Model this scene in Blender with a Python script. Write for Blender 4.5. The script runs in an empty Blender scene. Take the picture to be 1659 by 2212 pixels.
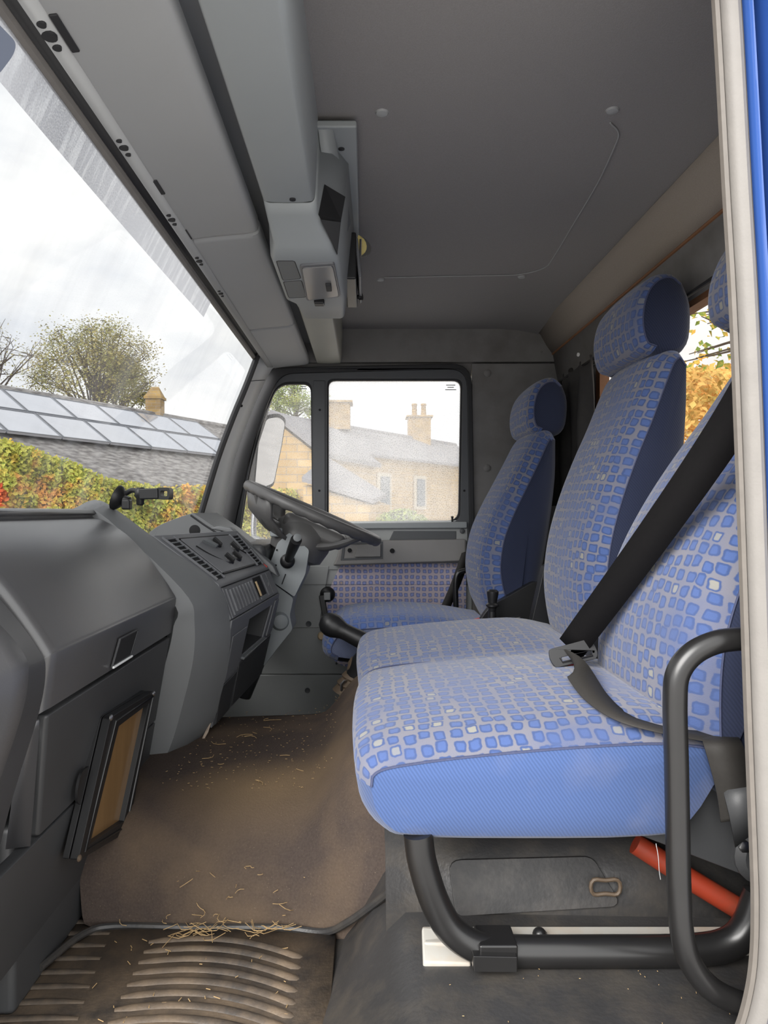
import bpy, bmesh, math, random
from mathutils import Vector, Matrix
from mathutils.geometry import tessellate_polygon

random.seed(7)
scene = bpy.context.scene
COL = scene.collection

# ------------------------------------------------------------------ camera
# World: camera stands just outside the open passenger door, 2 m above the ground,
# looking along +Y across the cab.  -X is the front of the truck, +X the rear.
CAMZ = 2.0
FPX, VPX, VPY = 1550.0, 790.0, 1105.0          # focal length / level view axis, in photo pixels
cd = bpy.data.cameras.new('camera')
cam = bpy.data.objects.new('camera', cd)
COL.objects.link(cam)
cam.location = (0, 0, CAMZ)
cam.rotation_euler = (math.radians(90), 0, 0)
cd.sensor_width = 36.0
cd.lens = 36.0 * FPX / 2212.0
cd.shift_x = (829.5 - VPX) / 2212.0
cd.shift_y = (VPY - 1106.0) / 2212.0
cd.clip_start = 0.02
cd.clip_end = 500
scene.camera = cam

# ------------------------------------------------------------------ light
scene.view_settings.view_transform = 'Standard'
scene.view_settings.look = 'None'
scene.view_settings.gamma = 1.0
scene.view_settings.use_curve_mapping = False
scene.view_settings.exposure = 0.92

world = bpy.data.worlds.new('sky')
scene.world = world
world.use_nodes = True
wn, wl = world.node_tree.nodes, world.node_tree.links
wn.clear()
w_out = wn.new('ShaderNodeOutputWorld')
w_bg = wn.new('ShaderNodeBackground')
w_tc = wn.new('ShaderNodeTexCoord')
w_map = wn.new('ShaderNodeMapping')
w_map.inputs['Scale'].default_value = (1.0, 1.0, 2.6)
w_no = wn.new('ShaderNodeTexNoise')
w_no.inputs['Scale'].default_value = 2.6
w_no.inputs['Detail'].default_value = 7
w_no.inputs['Roughness'].default_value = 0.55
w_cr = wn.new('ShaderNodeValToRGB')
w_cr.color_ramp.elements[0].position = 0.33
w_cr.color_ramp.elements[0].color = (0.66, 0.69, 0.73, 1)
w_cr.color_ramp.elements[1].position = 0.60
w_cr.color_ramp.elements[1].color = (1.0, 0.99, 0.96, 1)
w_bg.inputs['Strength'].default_value = 1.55
wl.new(w_tc.outputs['Generated'], w_map.inputs['Vector'])
wl.new(w_map.outputs['Vector'], w_no.inputs['Vector'])
wl.new(w_no.outputs['Fac'], w_cr.inputs['Fac'])
wl.new(w_cr.outputs['Color'], w_bg.inputs['Color'])
wl.new(w_bg.outputs['Background'], w_out.inputs['Surface'])

sun_d = bpy.data.lights.new('sun', 'SUN')
sun = bpy.data.objects.new('sun', sun_d)
COL.objects.link(sun)
sun_d.energy = 2.9
sun_d.angle = math.radians(40)
sun_d.color = (1.0, 0.975, 0.945)
sun.location = (-3, -6, 8)
# direction the light travels
sun.rotation_euler = Vector((0.50, 0.69, -0.50)).to_track_quat('-Z', 'Y').to_euler()

# ------------------------------------------------------------------ helpers
def P(px, py, Y):
    """a point of the place at depth Y (metres across the cab) seen at photo pixel px, py"""
    return Vector(((px - VPX) / FPX * Y, Y, CAMZ + (VPY - py) / FPX * Y))

def V(x, y, z):
    """z measured from the eye height"""
    return Vector((x, y, CAMZ + z))

WL = {}                                   # world location of every parent

def tag(o, label=None, cat=None, group=None, kind=None):
    if label: o['label'] = label
    if cat: o['category'] = cat
    if group: o['group'] = group
    if kind: o['kind'] = kind
    return o

def thing(name, label, cat, loc, group=None, kind=None):
    o = bpy.data.objects.new(name, None)
    o.empty_display_size = 0.05
    COL.objects.link(o)
    o.location = loc
    WL[o.name] = Vector(loc)
    return tag(o, label, cat, group, kind)

def mk(name, verts, faces, mat, parent=None, uv=None, smooth=40, bevel=0.0, bseg=2, subd=0, solid=0.0, wn_=False):
    verts = [Vector(v) for v in verts]
    lo = Vector([min(v[i] for v in verts) for i in range(3)])
    hi = Vector([max(v[i] for v in verts) for i in range(3)])
    org = Vector(((lo.x + hi.x) / 2, (lo.y + hi.y) / 2, lo.z))
    me = bpy.data.meshes.new(name)
    me.from_pydata([tuple(v - org) for v in verts], [], faces)
    me.validate()
    if uv is not None:
        lay = me.uv_layers.new(name='uv')
        for lp in me.loops:
            lay.data[lp.index].uv = uv[lp.vertex_index]
    me.materials.append(mat)
    bm = bmesh.new()
    bm.from_mesh(me)
    bmesh.ops.recalc_face_normals(bm, faces=bm.faces)
    bm.to_mesh(me)
    bm.free()
    if smooth:
        for p in me.polygons: p.use_smooth = True
        me.set_sharp_from_angle(angle=math.radians(smooth))
    o = bpy.data.objects.new(name, me)
    COL.objects.link(o)
    if parent is not None:
        o.parent = parent
        o.location = org - WL[parent.name]
    else:
        o.location = org
    WL[o.name] = org
    if solid:
        m = o.modifiers.new('thick', 'SOLIDIFY'); m.thickness = solid; m.offset = 0
    if bevel:
        m = o.modifiers.new('bevel', 'BEVEL'); m.width = bevel; m.segments = bseg
        m.limit_method = 'ANGLE'; m.angle_limit = math.radians(32)
        m.harden_normals = True
    if subd:
        m = o.modifiers.new('sub', 'SUBSURF'); m.levels = subd; m.render_levels = subd
    return o

def join(*parts):
    """merge (verts, faces) lists"""
    Vv, Ff = [], []
    for v, f in parts:
        k = len(Vv)
        Vv += list(v)
        Ff += [tuple(i + k for i in t) for t in f]
    return Vv, Ff

def boxg(x0, x1, y0, y1, z0, z1):
    v = [V(x, y, z) for x in (x0, x1) for y in (y0, y1) for z in (z0, z1)]
    f = [(0, 1, 3, 2), (4, 6, 7, 5), (0, 4, 5, 1), (2, 3, 7, 6), (0, 2, 6, 4), (1, 5, 7, 3)]
    return v, f

def obox(c, ax, ay, az, hx, hy, hz):
    """oriented box"""
    v = [c + ax * (sx * hx) + ay * (sy * hy) + az * (sz * hz) for sx in (-1, 1) for sy in (-1, 1) for sz in (-1, 1)]
    f = [(0, 1, 3, 2), (4, 6, 7, 5), (0, 4, 5, 1), (2, 3, 7, 6), (0, 2, 6, 4), (1, 5, 7, 3)]
    return v, f

def loft(secs, closed=False, caps=False):
    n = len(secs[0])
    v = [p for s in secs for p in s]
    f = []
    for i in range(len(secs) - 1):
        for j in range(n if closed else n - 1):
            a, b = i * n + j, i * n + (j + 1) % n
            f.append((a, b, b + n, a + n))
    if caps:
        f.append(tuple(range(n - 1, -1, -1)))
        k = (len(secs) - 1) * n
        f.append(tuple(range(k, k + n)))
    return v, f

def cr(pts, n=6, closed=False):
    """Catmull-Rom through points (tuples or Vectors)"""
    pts = [Vector(p) for p in pts]
    out = []
    m = len(pts)
    for i in range(m if closed else m - 1):
        if closed:
            p0, p1, p2, p3 = pts[i - 1], pts[i], pts[(i + 1) % m], pts[(i + 2) % m]
        else:
            p1, p2 = pts[i], pts[i + 1]
            p0 = pts[i - 1] if i else p1 * 2 - p2
            p3 = pts[i + 2] if i + 2 < m else p2 * 2 - p1
        for k in range(n):
            t = k / n
            out.append(0.5 * ((2 * p1) + (p2 - p0) * t + (2 * p0 - 5 * p1 + 4 * p2 - p3) * t * t + (3 * p1 - p0 - 3 * p2 + p3) * t ** 3))
    if not closed: out.append(pts[-1])
    return out

def tube(pts, r, seg=12, closed=False, flat=1.0):
    pts = [Vector(p) for p in pts]
    m = len(pts)
    secs = []
    up = None
    for i, p in enumerate(pts):
        a = pts[i - 1] if (i or closed) else p
        b = pts[(i + 1) % m] if (i + 1 < m or closed) else p
        t = (b - a).normalized()
        if up is None:
            up = Vector((0, 0, 1)) if abs(t.z) < 0.9 else Vector((1, 0, 0))
        s = t.cross(up).normalized()
        up = s.cross(t).normalized()
        rr = r[i] if isinstance(r, (list, tuple)) else r
        secs.append([p + s * (math.cos(2 * math.pi * k / seg) * rr) + up * (math.sin(2 * math.pi * k / seg) * rr * flat) for k in range(seg)])
    if closed:
        v, f = loft(secs + [secs[0]], True)
        n = len(secs) * seg
        f = [tuple(i % n for i in t) for t in f]
        return v[:n], f
    return loft(secs, True, True)

def lathe(base, axis, prof, seg=20):
    """prof: list of (radius, height along axis)"""
    axis = Vector(axis).normalized()
    up = Vector((0, 0, 1)) if abs(axis.z) < 0.9 else Vector((1, 0, 0))
    s = axis.cross(up).normalized(); u = s.cross(axis).normalized()
    secs = [[Vector(base) + axis * h + (s * math.cos(2 * math.pi * k / seg) + u * math.sin(2 * math.pi * k / seg)) * r for k in range(seg)] for r, h in prof]
    return loft(secs, True, True)

def prism(poly, off):
    """closed 3-D polygon extruded by off"""
    off = Vector(off)
    n = len(poly)
    v = [Vector(p) for p in poly] + [Vector(p) + off for p in poly]
    tri = tessellate_polygon([[Vector(p) for p in poly]])
    f = [tuple(t) for t in tri] + [tuple(i + n for i in reversed(t)) for t in tri]
    f += [(i, (i + 1) % n, (i + 1) % n + n, i + n) for i in range(n)]
    return v, f

def plate(loops, off):
    """outer loop + holes (3-D points), extruded by off"""
    off = Vector(off)
    flat = [Vector(p) for l in loops for p in l]
    n = len(flat)
    tri = tessellate_polygon([[Vector(p) for p in l] for l in loops])
    v = flat + [p + off for p in flat]
    f = [tuple(t) for t in tri] + [tuple(i + n for i in reversed(t)) for t in tri]
    k = 0
    for l in loops:
        m = len(l)
        f += [(k + i, k + (i + 1) % m, k + (i + 1) % m + n, k + i + n) for i in range(m)]
        k += m
    return v, f

def rrect(x0, y0, x1, y1, r, n=5):
    """rounded rectangle in pixels"""
    out = []
    for cx, cy, a0 in ((x1 - r, y0 + r, -90), (x1 - r, y1 - r, 0), (x0 + r, y1 - r, 90), (x0 + r, y0 + r, 180)):
        for k in range(n + 1):
            a = math.radians(a0 + 90 * k / n)
            out.append((cx + r * math.cos(a), cy + r * math.sin(a)))
    return out

def rpoly(pts, rs, n=4):
    """2-D polygon with rounded corners"""
    out = []
    m = len(pts)
    for i in range(m):
        p = Vector(pts[i]).to_2d() if len(pts[i]) == 2 else Vector(pts[i])
        a = Vector(pts[i - 1]); b = Vector(pts[(i + 1) % m])
        r = rs[i] if isinstance(rs, (list, tuple)) else rs
        if r <= 0:
            out.append(Vector(pts[i])); continue
        p = Vector(pts[i])
        da, db = (a - p), (b - p)
        ra = min(r, da.length * 0.48); rb = min(r, db.length * 0.48)
        A = p + da.normalized() * ra; B = p + db.normalized() * rb
        for k in range(n + 1):
            t = k / n
            out.append(A * (1 - t) ** 2 + p * 2 * t * (1 - t) + B * t * t)
    return out

def patch(c00, c10, c11, c01, nu=1, nv=1):
    """bilinear patch with uv in metres"""
    c00, c10, c11, c01 = map(Vector, (c00, c10, c11, c01))
    v, uv = [], []
    lu = (c10 - c00).length; lv = (c01 - c00).length
    for j in range(nv + 1):
        for i in range(nu + 1):
            s, t = i / nu, j / nv
            v.append(c00 * (1 - s) * (1 - t) + c10 * s * (1 - t) + c11 * s * t + c01 * (1 - s) * t)
            uv.append((s * lu, t * lv))
    f = [(j * (nu + 1) + i, j * (nu + 1) + i + 1, (j + 1) * (nu + 1) + i + 1, (j + 1) * (nu + 1) + i) for j in range(nv) for i in range(nu)]
    return v, f, uv

def lerp(a, b, t): return a + (b - a) * t

# ------------------------------------------------------------------ materials
MATS = {}

def newmat(name):
    m = bpy.data.materials.new(name)
    m.use_nodes = True
    nt = m.node_tree
    MATS[name] = m
    return m, nt.nodes, nt.links, nt.nodes['Principled BSDF'], nt.nodes['Material Output']

def simple(name, col, rough=0.5, metal=0.0, spec=0.5, var=0.0, vscale=8.0, bump=0.0, bscale=300.0, coat=0.0, dirt=None, dscale=4.0, damt=0.5, d0=0.45, d1=0.72):
    m, N, L, b, out = newmat(name)
    b.inputs['Base Color'].default_value = (*col, 1)
    b.inputs['Roughness'].default_value = rough
    b.inputs['Metallic'].default_value = metal
    b.inputs['Specular IOR Level'].default_value = spec
    if coat: b.inputs['Coat Weight'].default_value = coat
    tc = N.new('ShaderNodeTexCoord')
    src = None
    if var:
        no = N.new('ShaderNodeTexNoise'); no.inputs['Scale'].default_value = vscale; no.inputs['Detail'].default_value = 5
        L.new(tc.outputs['Object'], no.inputs['Vector'])
        mx = N.new('ShaderNodeMix'); mx.data_type = 'RGBA'
        mx.inputs[6].default_value = (*[c * (1 - var) for c in col], 1)
        mx.inputs[7].default_value = (*[min(1, c * (1 + var)) for c in col], 1)
        L.new(no.outputs['Fac'], mx.inputs[0])
        src = mx.outputs[2]
    if dirt:
        no = N.new('ShaderNodeTexNoise'); no.inputs['Scale'].default_value = dscale; no.inputs['Detail'].default_value = 8; no.inputs['Roughness'].default_value = 0.65
        L.new(tc.outputs['Object'], no.inputs['Vector'])
        rp = N.new('ShaderNodeValToRGB'); rp.color_ramp.elements[0].position = d0; rp.color_ramp.elements[1].position = d1
        rp.color_ramp.elements[1].color = (damt, damt, damt, 1)
        L.new(no.outputs['Fac'], rp.inputs['Fac'])
        mx = N.new('ShaderNodeMix'); mx.data_type = 'RGBA'
        if src: L.new(src, mx.inputs[6])
        else: mx.inputs[6].default_value = (*col, 1)
        mx.inputs[7].default_value = (*dirt, 1)
        L.new(rp.outputs['Color'], mx.inputs[0])
        src = mx.outputs[2]
    if src: L.new(src, b.inputs['Base Color'])
    if bump:
        no = N.new('ShaderNodeTexNoise'); no.inputs['Scale'].default_value = bscale; no.inputs['Detail'].default_value = 2
        L.new(tc.outputs['Object'], no.inputs['Vector'])
        bp = N.new('ShaderNodeBump'); bp.inputs['Strength'].default_value = bump; bp.inputs['Distance'].default_value = 0.002
        L.new(no.outputs['Fac'], bp.inputs['Height']); L.new(bp.outputs['Normal'], b.inputs['Normal'])
    return m

dash_m = simple('dash_plastic', (0.070, 0.070, 0.074), 0.30, spec=0.8, var=0.15, vscale=5, bump=0.10, bscale=900, dirt=(0.085, 0.08, 0.075), dscale=3, damt=0.5)
dash2_m = simple('dash_plastic_lower', (0.048, 0.049, 0.051), 0.45, var=0.15, bump=0.08, bscale=900)
console_m = simple('console_plastic', (0.145, 0.15, 0.153), 0.5, var=0.18, vscale=6, bump=0.05, bscale=700)
consface_m = simple('console_face_plastic', (0.15, 0.154, 0.163), 0.45, var=0.1)
black_m = simple('black_plastic', (0.012, 0.012, 0.013), 0.4, var=0.1)
hole_m = simple('dark_void', (0.006, 0.006, 0.007), 0.8, var=0.1)
rubber_m = simple('rubber_black', (0.022, 0.022, 0.024), 0.6, var=0.2)
tubeblk_m = simple('black_painted_tube', (0.012, 0.0115, 0.0115), 0.30, var=0.2, vscale=30, spec=0.6)
shelf_m = simple('overhead_plastic', (0.36, 0.365, 0.365), 0.55, var=0.06, vscale=4, bump=0.04, bscale=500)
beam_m = simple('beam_plastic', (0.31, 0.33, 0.335), 0.5, var=0.06, vscale=4)
pillar_m = simple('pillar_trim', (0.78, 0.79, 0.785), 0.5, var=0.08, vscale=9)
ceil_m = simple('headliner', (0.265, 0.252, 0.248), 0.95, var=0.16, vscale=420, bump=0.25, bscale=600)
rearw_m = simple('rear_trim_cloth', (0.34, 0.295, 0.25), 0.95, var=0.15, vscale=400, bump=0.2, bscale=600)
sidew_m = simple('side_trim', (0.22, 0.212, 0.205), 0.8, var=0.15, vscale=6, dirt=(0.10, 0.085, 0.07), dscale=5, damt=0.5)
doorfr_m = simple('door_frame_plastic', (0.085, 0.089, 0.095), 0.5, var=0.1)
doorpl_m = simple('door_panel_plastic', (0.34, 0.35, 0.345), 0.5, var=0.12)
armrest_m = simple('armrest_plastic', (0.25, 0.24, 0.23), 0.5, var=0.15)
wood_m = simple('brown_trim', (0.24, 0.11, 0.05), 0.6, var=0.3, vscale=12)
wheel_m = simple('steering_rubber', (0.095, 0.093, 0.092), 0.42, var=0.15, vscale=20, bump=0.05, bscale=500)
column_m = simple('column_plastic', (0.26, 0.28, 0.29), 0.5, var=0.08)
liner_m = simple('floor_liner', (0.035, 0.034, 0.034), 0.42, var=0.3, vscale=9, bump=0.25, bscale=160, dirt=(0.12, 0.10, 0.075), dscale=14, damt=0.35)
mat_m = simple('floor_rubber_mat', (0.040, 0.035, 0.032), 0.55, var=0.3, vscale=12, bump=0.3, bscale=200, dirt=(0.20, 0.145, 0.095), dscale=8, damt=0.85, d0=0.36, d1=0.62)
metal_m = simple('painted_metal', (0.40, 0.385, 0.35), 0.45, var=0.1, dirt=(0.4, 0.3, 0.2), dscale=20, damt=0.5)
chrome_m = simple('bare_metal', (0.55, 0.55, 0.55), 0.3, metal=1.0, var=0.1)
belt_m = simple('belt_webbing', (0.006, 0.0055, 0.0058), 0.8, spec=0.15, var=0.2, vscale=200)
belt2_m = simple('belt_webbing_worn', (0.028, 0.025, 0.022), 0.7, var=0.2, vscale=200)
red_m = simple('red_plastic', (0.55, 0.04, 0.03), 0.4, var=0.1)
orange_m = simple('red_painted_tube', (0.27, 0.03, 0.010), 0.5, var=0.2, dirt=(0.1, 0.05, 0.03), dscale=20)
ivory_m = simple('ivory_plastic', (0.70, 0.52, 0.30), 0.45, var=0.1)
yellow_m = simple('yellow_plastic', (0.80, 0.66, 0.25), 0.5, var=0.1)
curtain_m = simple('curtain_cloth', (0.045, 0.042, 0.040), 0.9, var=0.2, vscale=60)
seal_m = simple('door_seal_rubber', (0.19, 0.177, 0.163), 0.6, var=0.12, vscale=40, bump=0.1, bscale=300)
paint_m = simple('blue_paint', (0.030, 0.085, 0.30), 0.25, var=0.05, coat=0.8)
white_m = simple('off_white_plastic', (0.6, 0.6, 0.58), 0.5, var=0.05)
grey_m = simple('grey_button', (0.15, 0.16, 0.165), 0.5, var=0.08)
debris_m = simple('straw', (0.42, 0.28, 0.13), 0.8, var=0.4, vscale=50)
gaiter_m = simple('gaiter_leather', (0.10, 0.07, 0.045), 0.6, var=0.3, vscale=30)
plain_m = None

def fabric(name, bg, blob, cell=0.0245, cream=(0.25, 0.245, 0.215), fade=0.25, size=0.0, rnd=0.30):
    m, N, L, b, out = newmat(name)
    uvn = N.new('ShaderNodeUVMap'); uvn.uv_map = 'uv'
    mp = N.new('ShaderNodeMapping'); mp.inputs['Scale'].default_value = (1 / cell, 1 / cell, 1)
    L.new(uvn.outputs['UV'], mp.inputs['Vector'])
    # wobble
    no = N.new('ShaderNodeTexNoise'); no.inputs['Scale'].default_value = 1.1; no.inputs['Detail'].default_value = 3
    L.new(mp.outputs['Vector'], no.inputs['Vector'])
    sc = N.new('ShaderNodeVectorMath'); sc.operation = 'MULTIPLY_ADD'
    L.new(no.outputs['Color'], sc.inputs[0]); sc.inputs[1].default_value = (0.42, 0.42, 0); L.new(mp.outputs['Vector'], sc.inputs[2])
    vo = N.new('ShaderNodeTexVoronoi'); vo.voronoi_dimensions = '2D'; vo.distance = 'MINKOWSKI'
    vo.inputs['Exponent'].default_value = 4.5
    vo.inputs['Scale'].default_value = 1.0
    vo.inputs['Randomness'].default_value = rnd
    L.new(sc.outputs[0], vo.inputs['Vector'])
    r1 = N.new('ShaderNodeMapRange'); r1.inputs['From Min'].default_value = 0.36 + size; r1.inputs['From Max'].default_value = 0.42 + size
    r1.inputs['To Min'].default_value = 1; r1.inputs['To Max'].default_value = 0
    L.new(vo.outputs['Distance'], r1.inputs['Value'])
    # inside a blob the weave is a little greyer than at its outline
    r2 = N.new('ShaderNodeMapRange'); r2.inputs['From Min'].default_value = 0.22 + size; r2.inputs['From Max'].default_value = 0.30 + size
    L.new(vo.outputs['Distance'], r2.inputs['Value'])
    sp = N.new('ShaderNodeSeparateColor'); L.new(vo.outputs['Color'], sp.inputs[0])
    gt = N.new('ShaderNodeMath'); gt.operation = 'GREATER_THAN'; gt.inputs[1].default_value = 0.955
    L.new(sp.outputs[0], gt.inputs[0])
    inner = N.new('ShaderNodeMix'); inner.data_type = 'RGBA'
    inner.inputs[6].default_value = (*[c * 1.18 for c in blob], 1); inner.inputs[7].default_value = (*cream, 1)
    L.new(gt.outputs[0], inner.inputs[0])
    core = N.new('ShaderNodeMix'); core.data_type = 'RGBA'
    L.new(r2.outputs[0], core.inputs[0]); L.new(inner.outputs[2], core.inputs[6]); core.inputs[7].default_value = (*[c * 0.82 for c in blob], 1)
    mx = N.new('ShaderNodeMix'); mx.data_type = 'RGBA'
    mx.inputs[6].default_value = (*bg, 1)
    L.new(r1.outputs[0], mx.inputs[0]); L.new(core.outputs[2], mx.inputs[7])
    # worn, sat-on areas lose the contrast of the pattern
    n2 = N.new('ShaderNodeTexNoise'); n2.inputs['Scale'].default_value = 0.16; n2.inputs['Detail'].default_value = 4
    L.new(mp.outputs['Vector'], n2.inputs['Vector'])
    r3 = N.new('ShaderNodeMapRange'); r3.inputs['From Min'].default_value = 0.45; r3.inputs['From Max'].default_value = 0.75; r3.inputs['To Max'].default_value = fade * 2
    L.new(n2.outputs['Fac'], r3.inputs['Value'])
    fd = N.new('ShaderNodeMix'); fd.data_type = 'RGBA'
    L.new(r3.outputs[0], fd.inputs[0]); L.new(mx.outputs[2], fd.inputs[6]); fd.inputs[7].default_value = (*[lerp(a, c, 0.85) for a, c in zip(bg, blob)], 1)
    L.new(fd.outputs[2], b.inputs['Base Color'])
    # weave
    wv = N.new('ShaderNodeTexNoise'); wv.inputs['Scale'].default_value = 14
    L.new(mp.outputs['Vector'], wv.inputs['Vector'])
    bp = N.new('ShaderNodeBump'); bp.inputs['Strength'].default_value = 0.35; bp.inputs['Distance'].default_value = 0.001
    L.new(wv.outputs['Fac'], bp.inputs['Height']); L.new(bp.outputs['Normal'], b.inputs['Normal'])
    b.inputs['Roughness'].default_value = 0.9
    b.inputs['Specular IOR Level'].default_value = 0.2
    b.inputs['Sheen Weight'].default_value = 0.25
    b.inputs['Sheen Roughness'].default_value = 0.5
    return m

fab_m = fabric('seat_pattern', (0.165, 0.165, 0.20), (0.055, 0.092, 0.228), cell=0.0215, fade=0.36)
fabdoor_m = fabric('door_pattern', (0.60, 0.52, 0.56), (0.26, 0.30, 0.56), cell=0.0225, cream=(0.5, 0.40, 0.36), fade=0.05, size=-0.055, rnd=0.12)

def twill(name, col, dirt=(0.17, 0.17, 0.22)):
    m, N, L, b, out = newmat(name)
    tc = N.new('ShaderNodeTexCoord')
    mp = N.new('ShaderNodeMapping'); mp.inputs['Rotation'].default_value = (0, math.radians(35), 0)
    L.new(tc.outputs['Object'], mp.inputs['Vector'])
    wv = N.new('ShaderNodeTexWave'); wv.inputs['Scale'].default_value = 75; wv.inputs['Distortion'].default_value = 1.5
    wv.bands_direction = 'X'; wv.inputs['Detail'].default_value = 2
    L.new(mp.outputs['Vector'], wv.inputs['Vector'])
    mx = N.new('ShaderNodeMix'); mx.data_type = 'RGBA'
    mx.inputs[6].default_value = (*[c * 0.86 for c in col], 1); mx.inputs[7].default_value = (*[c * 1.12 for c in col], 1)
    L.new(wv.outputs['Fac'], mx.inputs[0])
    no = N.new('ShaderNodeTexNoise'); no.inputs['Scale'].default_value = 7; no.inputs['Detail'].default_value = 5
    L.new(tc.outputs['Object'], no.inputs['Vector'])
    rp = N.new('ShaderNodeMapRange'); rp.inputs['From Min'].default_value = 0.5; rp.inputs['From Max'].default_value = 0.8; rp.inputs['To Max'].default_value = 0.55
    L.new(no.outputs['Fac'], rp.inputs['Value'])
    m2 = N.new('ShaderNodeMix'); m2.data_type = 'RGBA'
    L.new(rp.outputs[0], m2.inputs[0]); L.new(mx.outputs[2], m2.inputs[6]); m2.inputs[7].default_value = (*dirt, 1)
    L.new(m2.outputs[2], b.inputs['Base Color'])
    bp = N.new('ShaderNodeBump'); bp.inputs['Strength'].default_value = 0.3; bp.inputs['Distance'].default_value = 0.0008
    L.new(wv.outputs['Fac'], bp.inputs['Height']); L.new(bp.outputs['Normal'], b.inputs['Normal'])
    b.inputs['Roughness'].default_value = 0.9
    b.inputs['Specular IOR Level'].default_value = 0.2
    b.inputs['Sheen Weight'].default_value = 0.2
    return m

twill_m = twill('seat_side_twill', (0.054, 0.091, 0.212))
navy_m = twill('seat_back_side_twill', (0.020, 0.026, 0.054), dirt=(0.024, 0.031, 0.06))
seam_m = simple('seam_thread', (0.05, 0.06, 0.12), 0.8, var=0.3, vscale=300)

def carpet():
    m, N, L, b, out = newmat('tunnel_carpet')
    tc = N.new('ShaderNodeTexCoord')
    n1 = N.new('ShaderNodeTexNoise'); n1.inputs['Scale'].default_value = 260; n1.inputs['Detail'].default_value = 3
    n2 = N.new('ShaderNodeTexNoise'); n2.inputs['Scale'].default_value = 4.0; n2.inputs['Detail'].default_value = 6
    n3 = N.new('ShaderNodeTexNoise'); n3.inputs['Scale'].default_value = 900; n3.inputs['Detail'].default_value = 1
    for n in (n1, n2, n3): L.new(tc.outputs['Object'], n.inputs['Vector'])
    mx = N.new('ShaderNodeMix'); mx.data_type = 'RGBA'
    mx.inputs[6].default_value = (0.045, 0.034, 0.030, 1); mx.inputs[7].default_value = (0.088, 0.068, 0.057, 1)
    L.new(n1.outputs['Fac'], mx.inputs[0])
    rp = N.new('ShaderNodeMapRange'); rp.inputs['From Min'].default_value = 0.47; rp.inputs['From Max'].default_value = 0.70; rp.inputs['To Max'].default_value = 0.38
    L.new(n2.outputs['Fac'], rp.inputs['Value'])
    # a paler, warmer patch on top of the tunnel, fading outwards
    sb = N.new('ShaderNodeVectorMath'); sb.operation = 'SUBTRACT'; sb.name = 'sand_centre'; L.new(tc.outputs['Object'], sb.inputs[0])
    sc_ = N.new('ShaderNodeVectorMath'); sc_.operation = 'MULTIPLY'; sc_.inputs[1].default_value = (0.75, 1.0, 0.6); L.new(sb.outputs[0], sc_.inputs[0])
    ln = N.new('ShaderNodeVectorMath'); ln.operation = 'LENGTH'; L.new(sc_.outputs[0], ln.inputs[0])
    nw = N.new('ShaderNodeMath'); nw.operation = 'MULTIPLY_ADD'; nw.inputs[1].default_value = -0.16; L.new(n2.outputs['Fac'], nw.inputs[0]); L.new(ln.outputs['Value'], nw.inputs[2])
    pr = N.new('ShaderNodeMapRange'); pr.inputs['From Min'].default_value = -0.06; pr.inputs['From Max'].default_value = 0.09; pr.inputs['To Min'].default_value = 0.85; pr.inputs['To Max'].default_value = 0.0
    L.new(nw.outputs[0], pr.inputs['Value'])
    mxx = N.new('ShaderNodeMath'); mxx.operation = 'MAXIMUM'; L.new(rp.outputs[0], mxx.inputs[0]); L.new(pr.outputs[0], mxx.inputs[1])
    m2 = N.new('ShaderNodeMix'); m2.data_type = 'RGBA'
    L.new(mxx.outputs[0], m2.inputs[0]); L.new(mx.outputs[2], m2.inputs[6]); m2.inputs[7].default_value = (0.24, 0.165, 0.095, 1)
    sp = N.new('ShaderNodeMath'); sp.operation = 'GREATER_THAN'; sp.inputs[1].default_value = 0.78
    L.new(n3.outputs['Fac'], sp.inputs[0])
    m3 = N.new('ShaderNodeMix'); m3.data_type = 'RGBA'
    L.new(sp.outputs[0], m3.inputs[0]); L.new(m2.outputs[2], m3.inputs[6]); m3.inputs[7].default_value = (0.45, 0.36, 0.25, 1)
    L.new(m3.outputs[2], b.inputs['Base Color'])
    bp = N.new('ShaderNodeBump'); bp.inputs['Strength'].default_value = 0.6; bp.inputs['Distance'].default_value = 0.002
    L.new(n1.outputs['Fac'], bp.inputs['Height']); L.new(bp.outputs['Normal'], b.inputs['Normal'])
    b.inputs['Roughness'].default_value = 0.95; b.inputs['Specular IOR Level'].default_value = 0.15
    return m
carpet_m = carpet()

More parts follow.
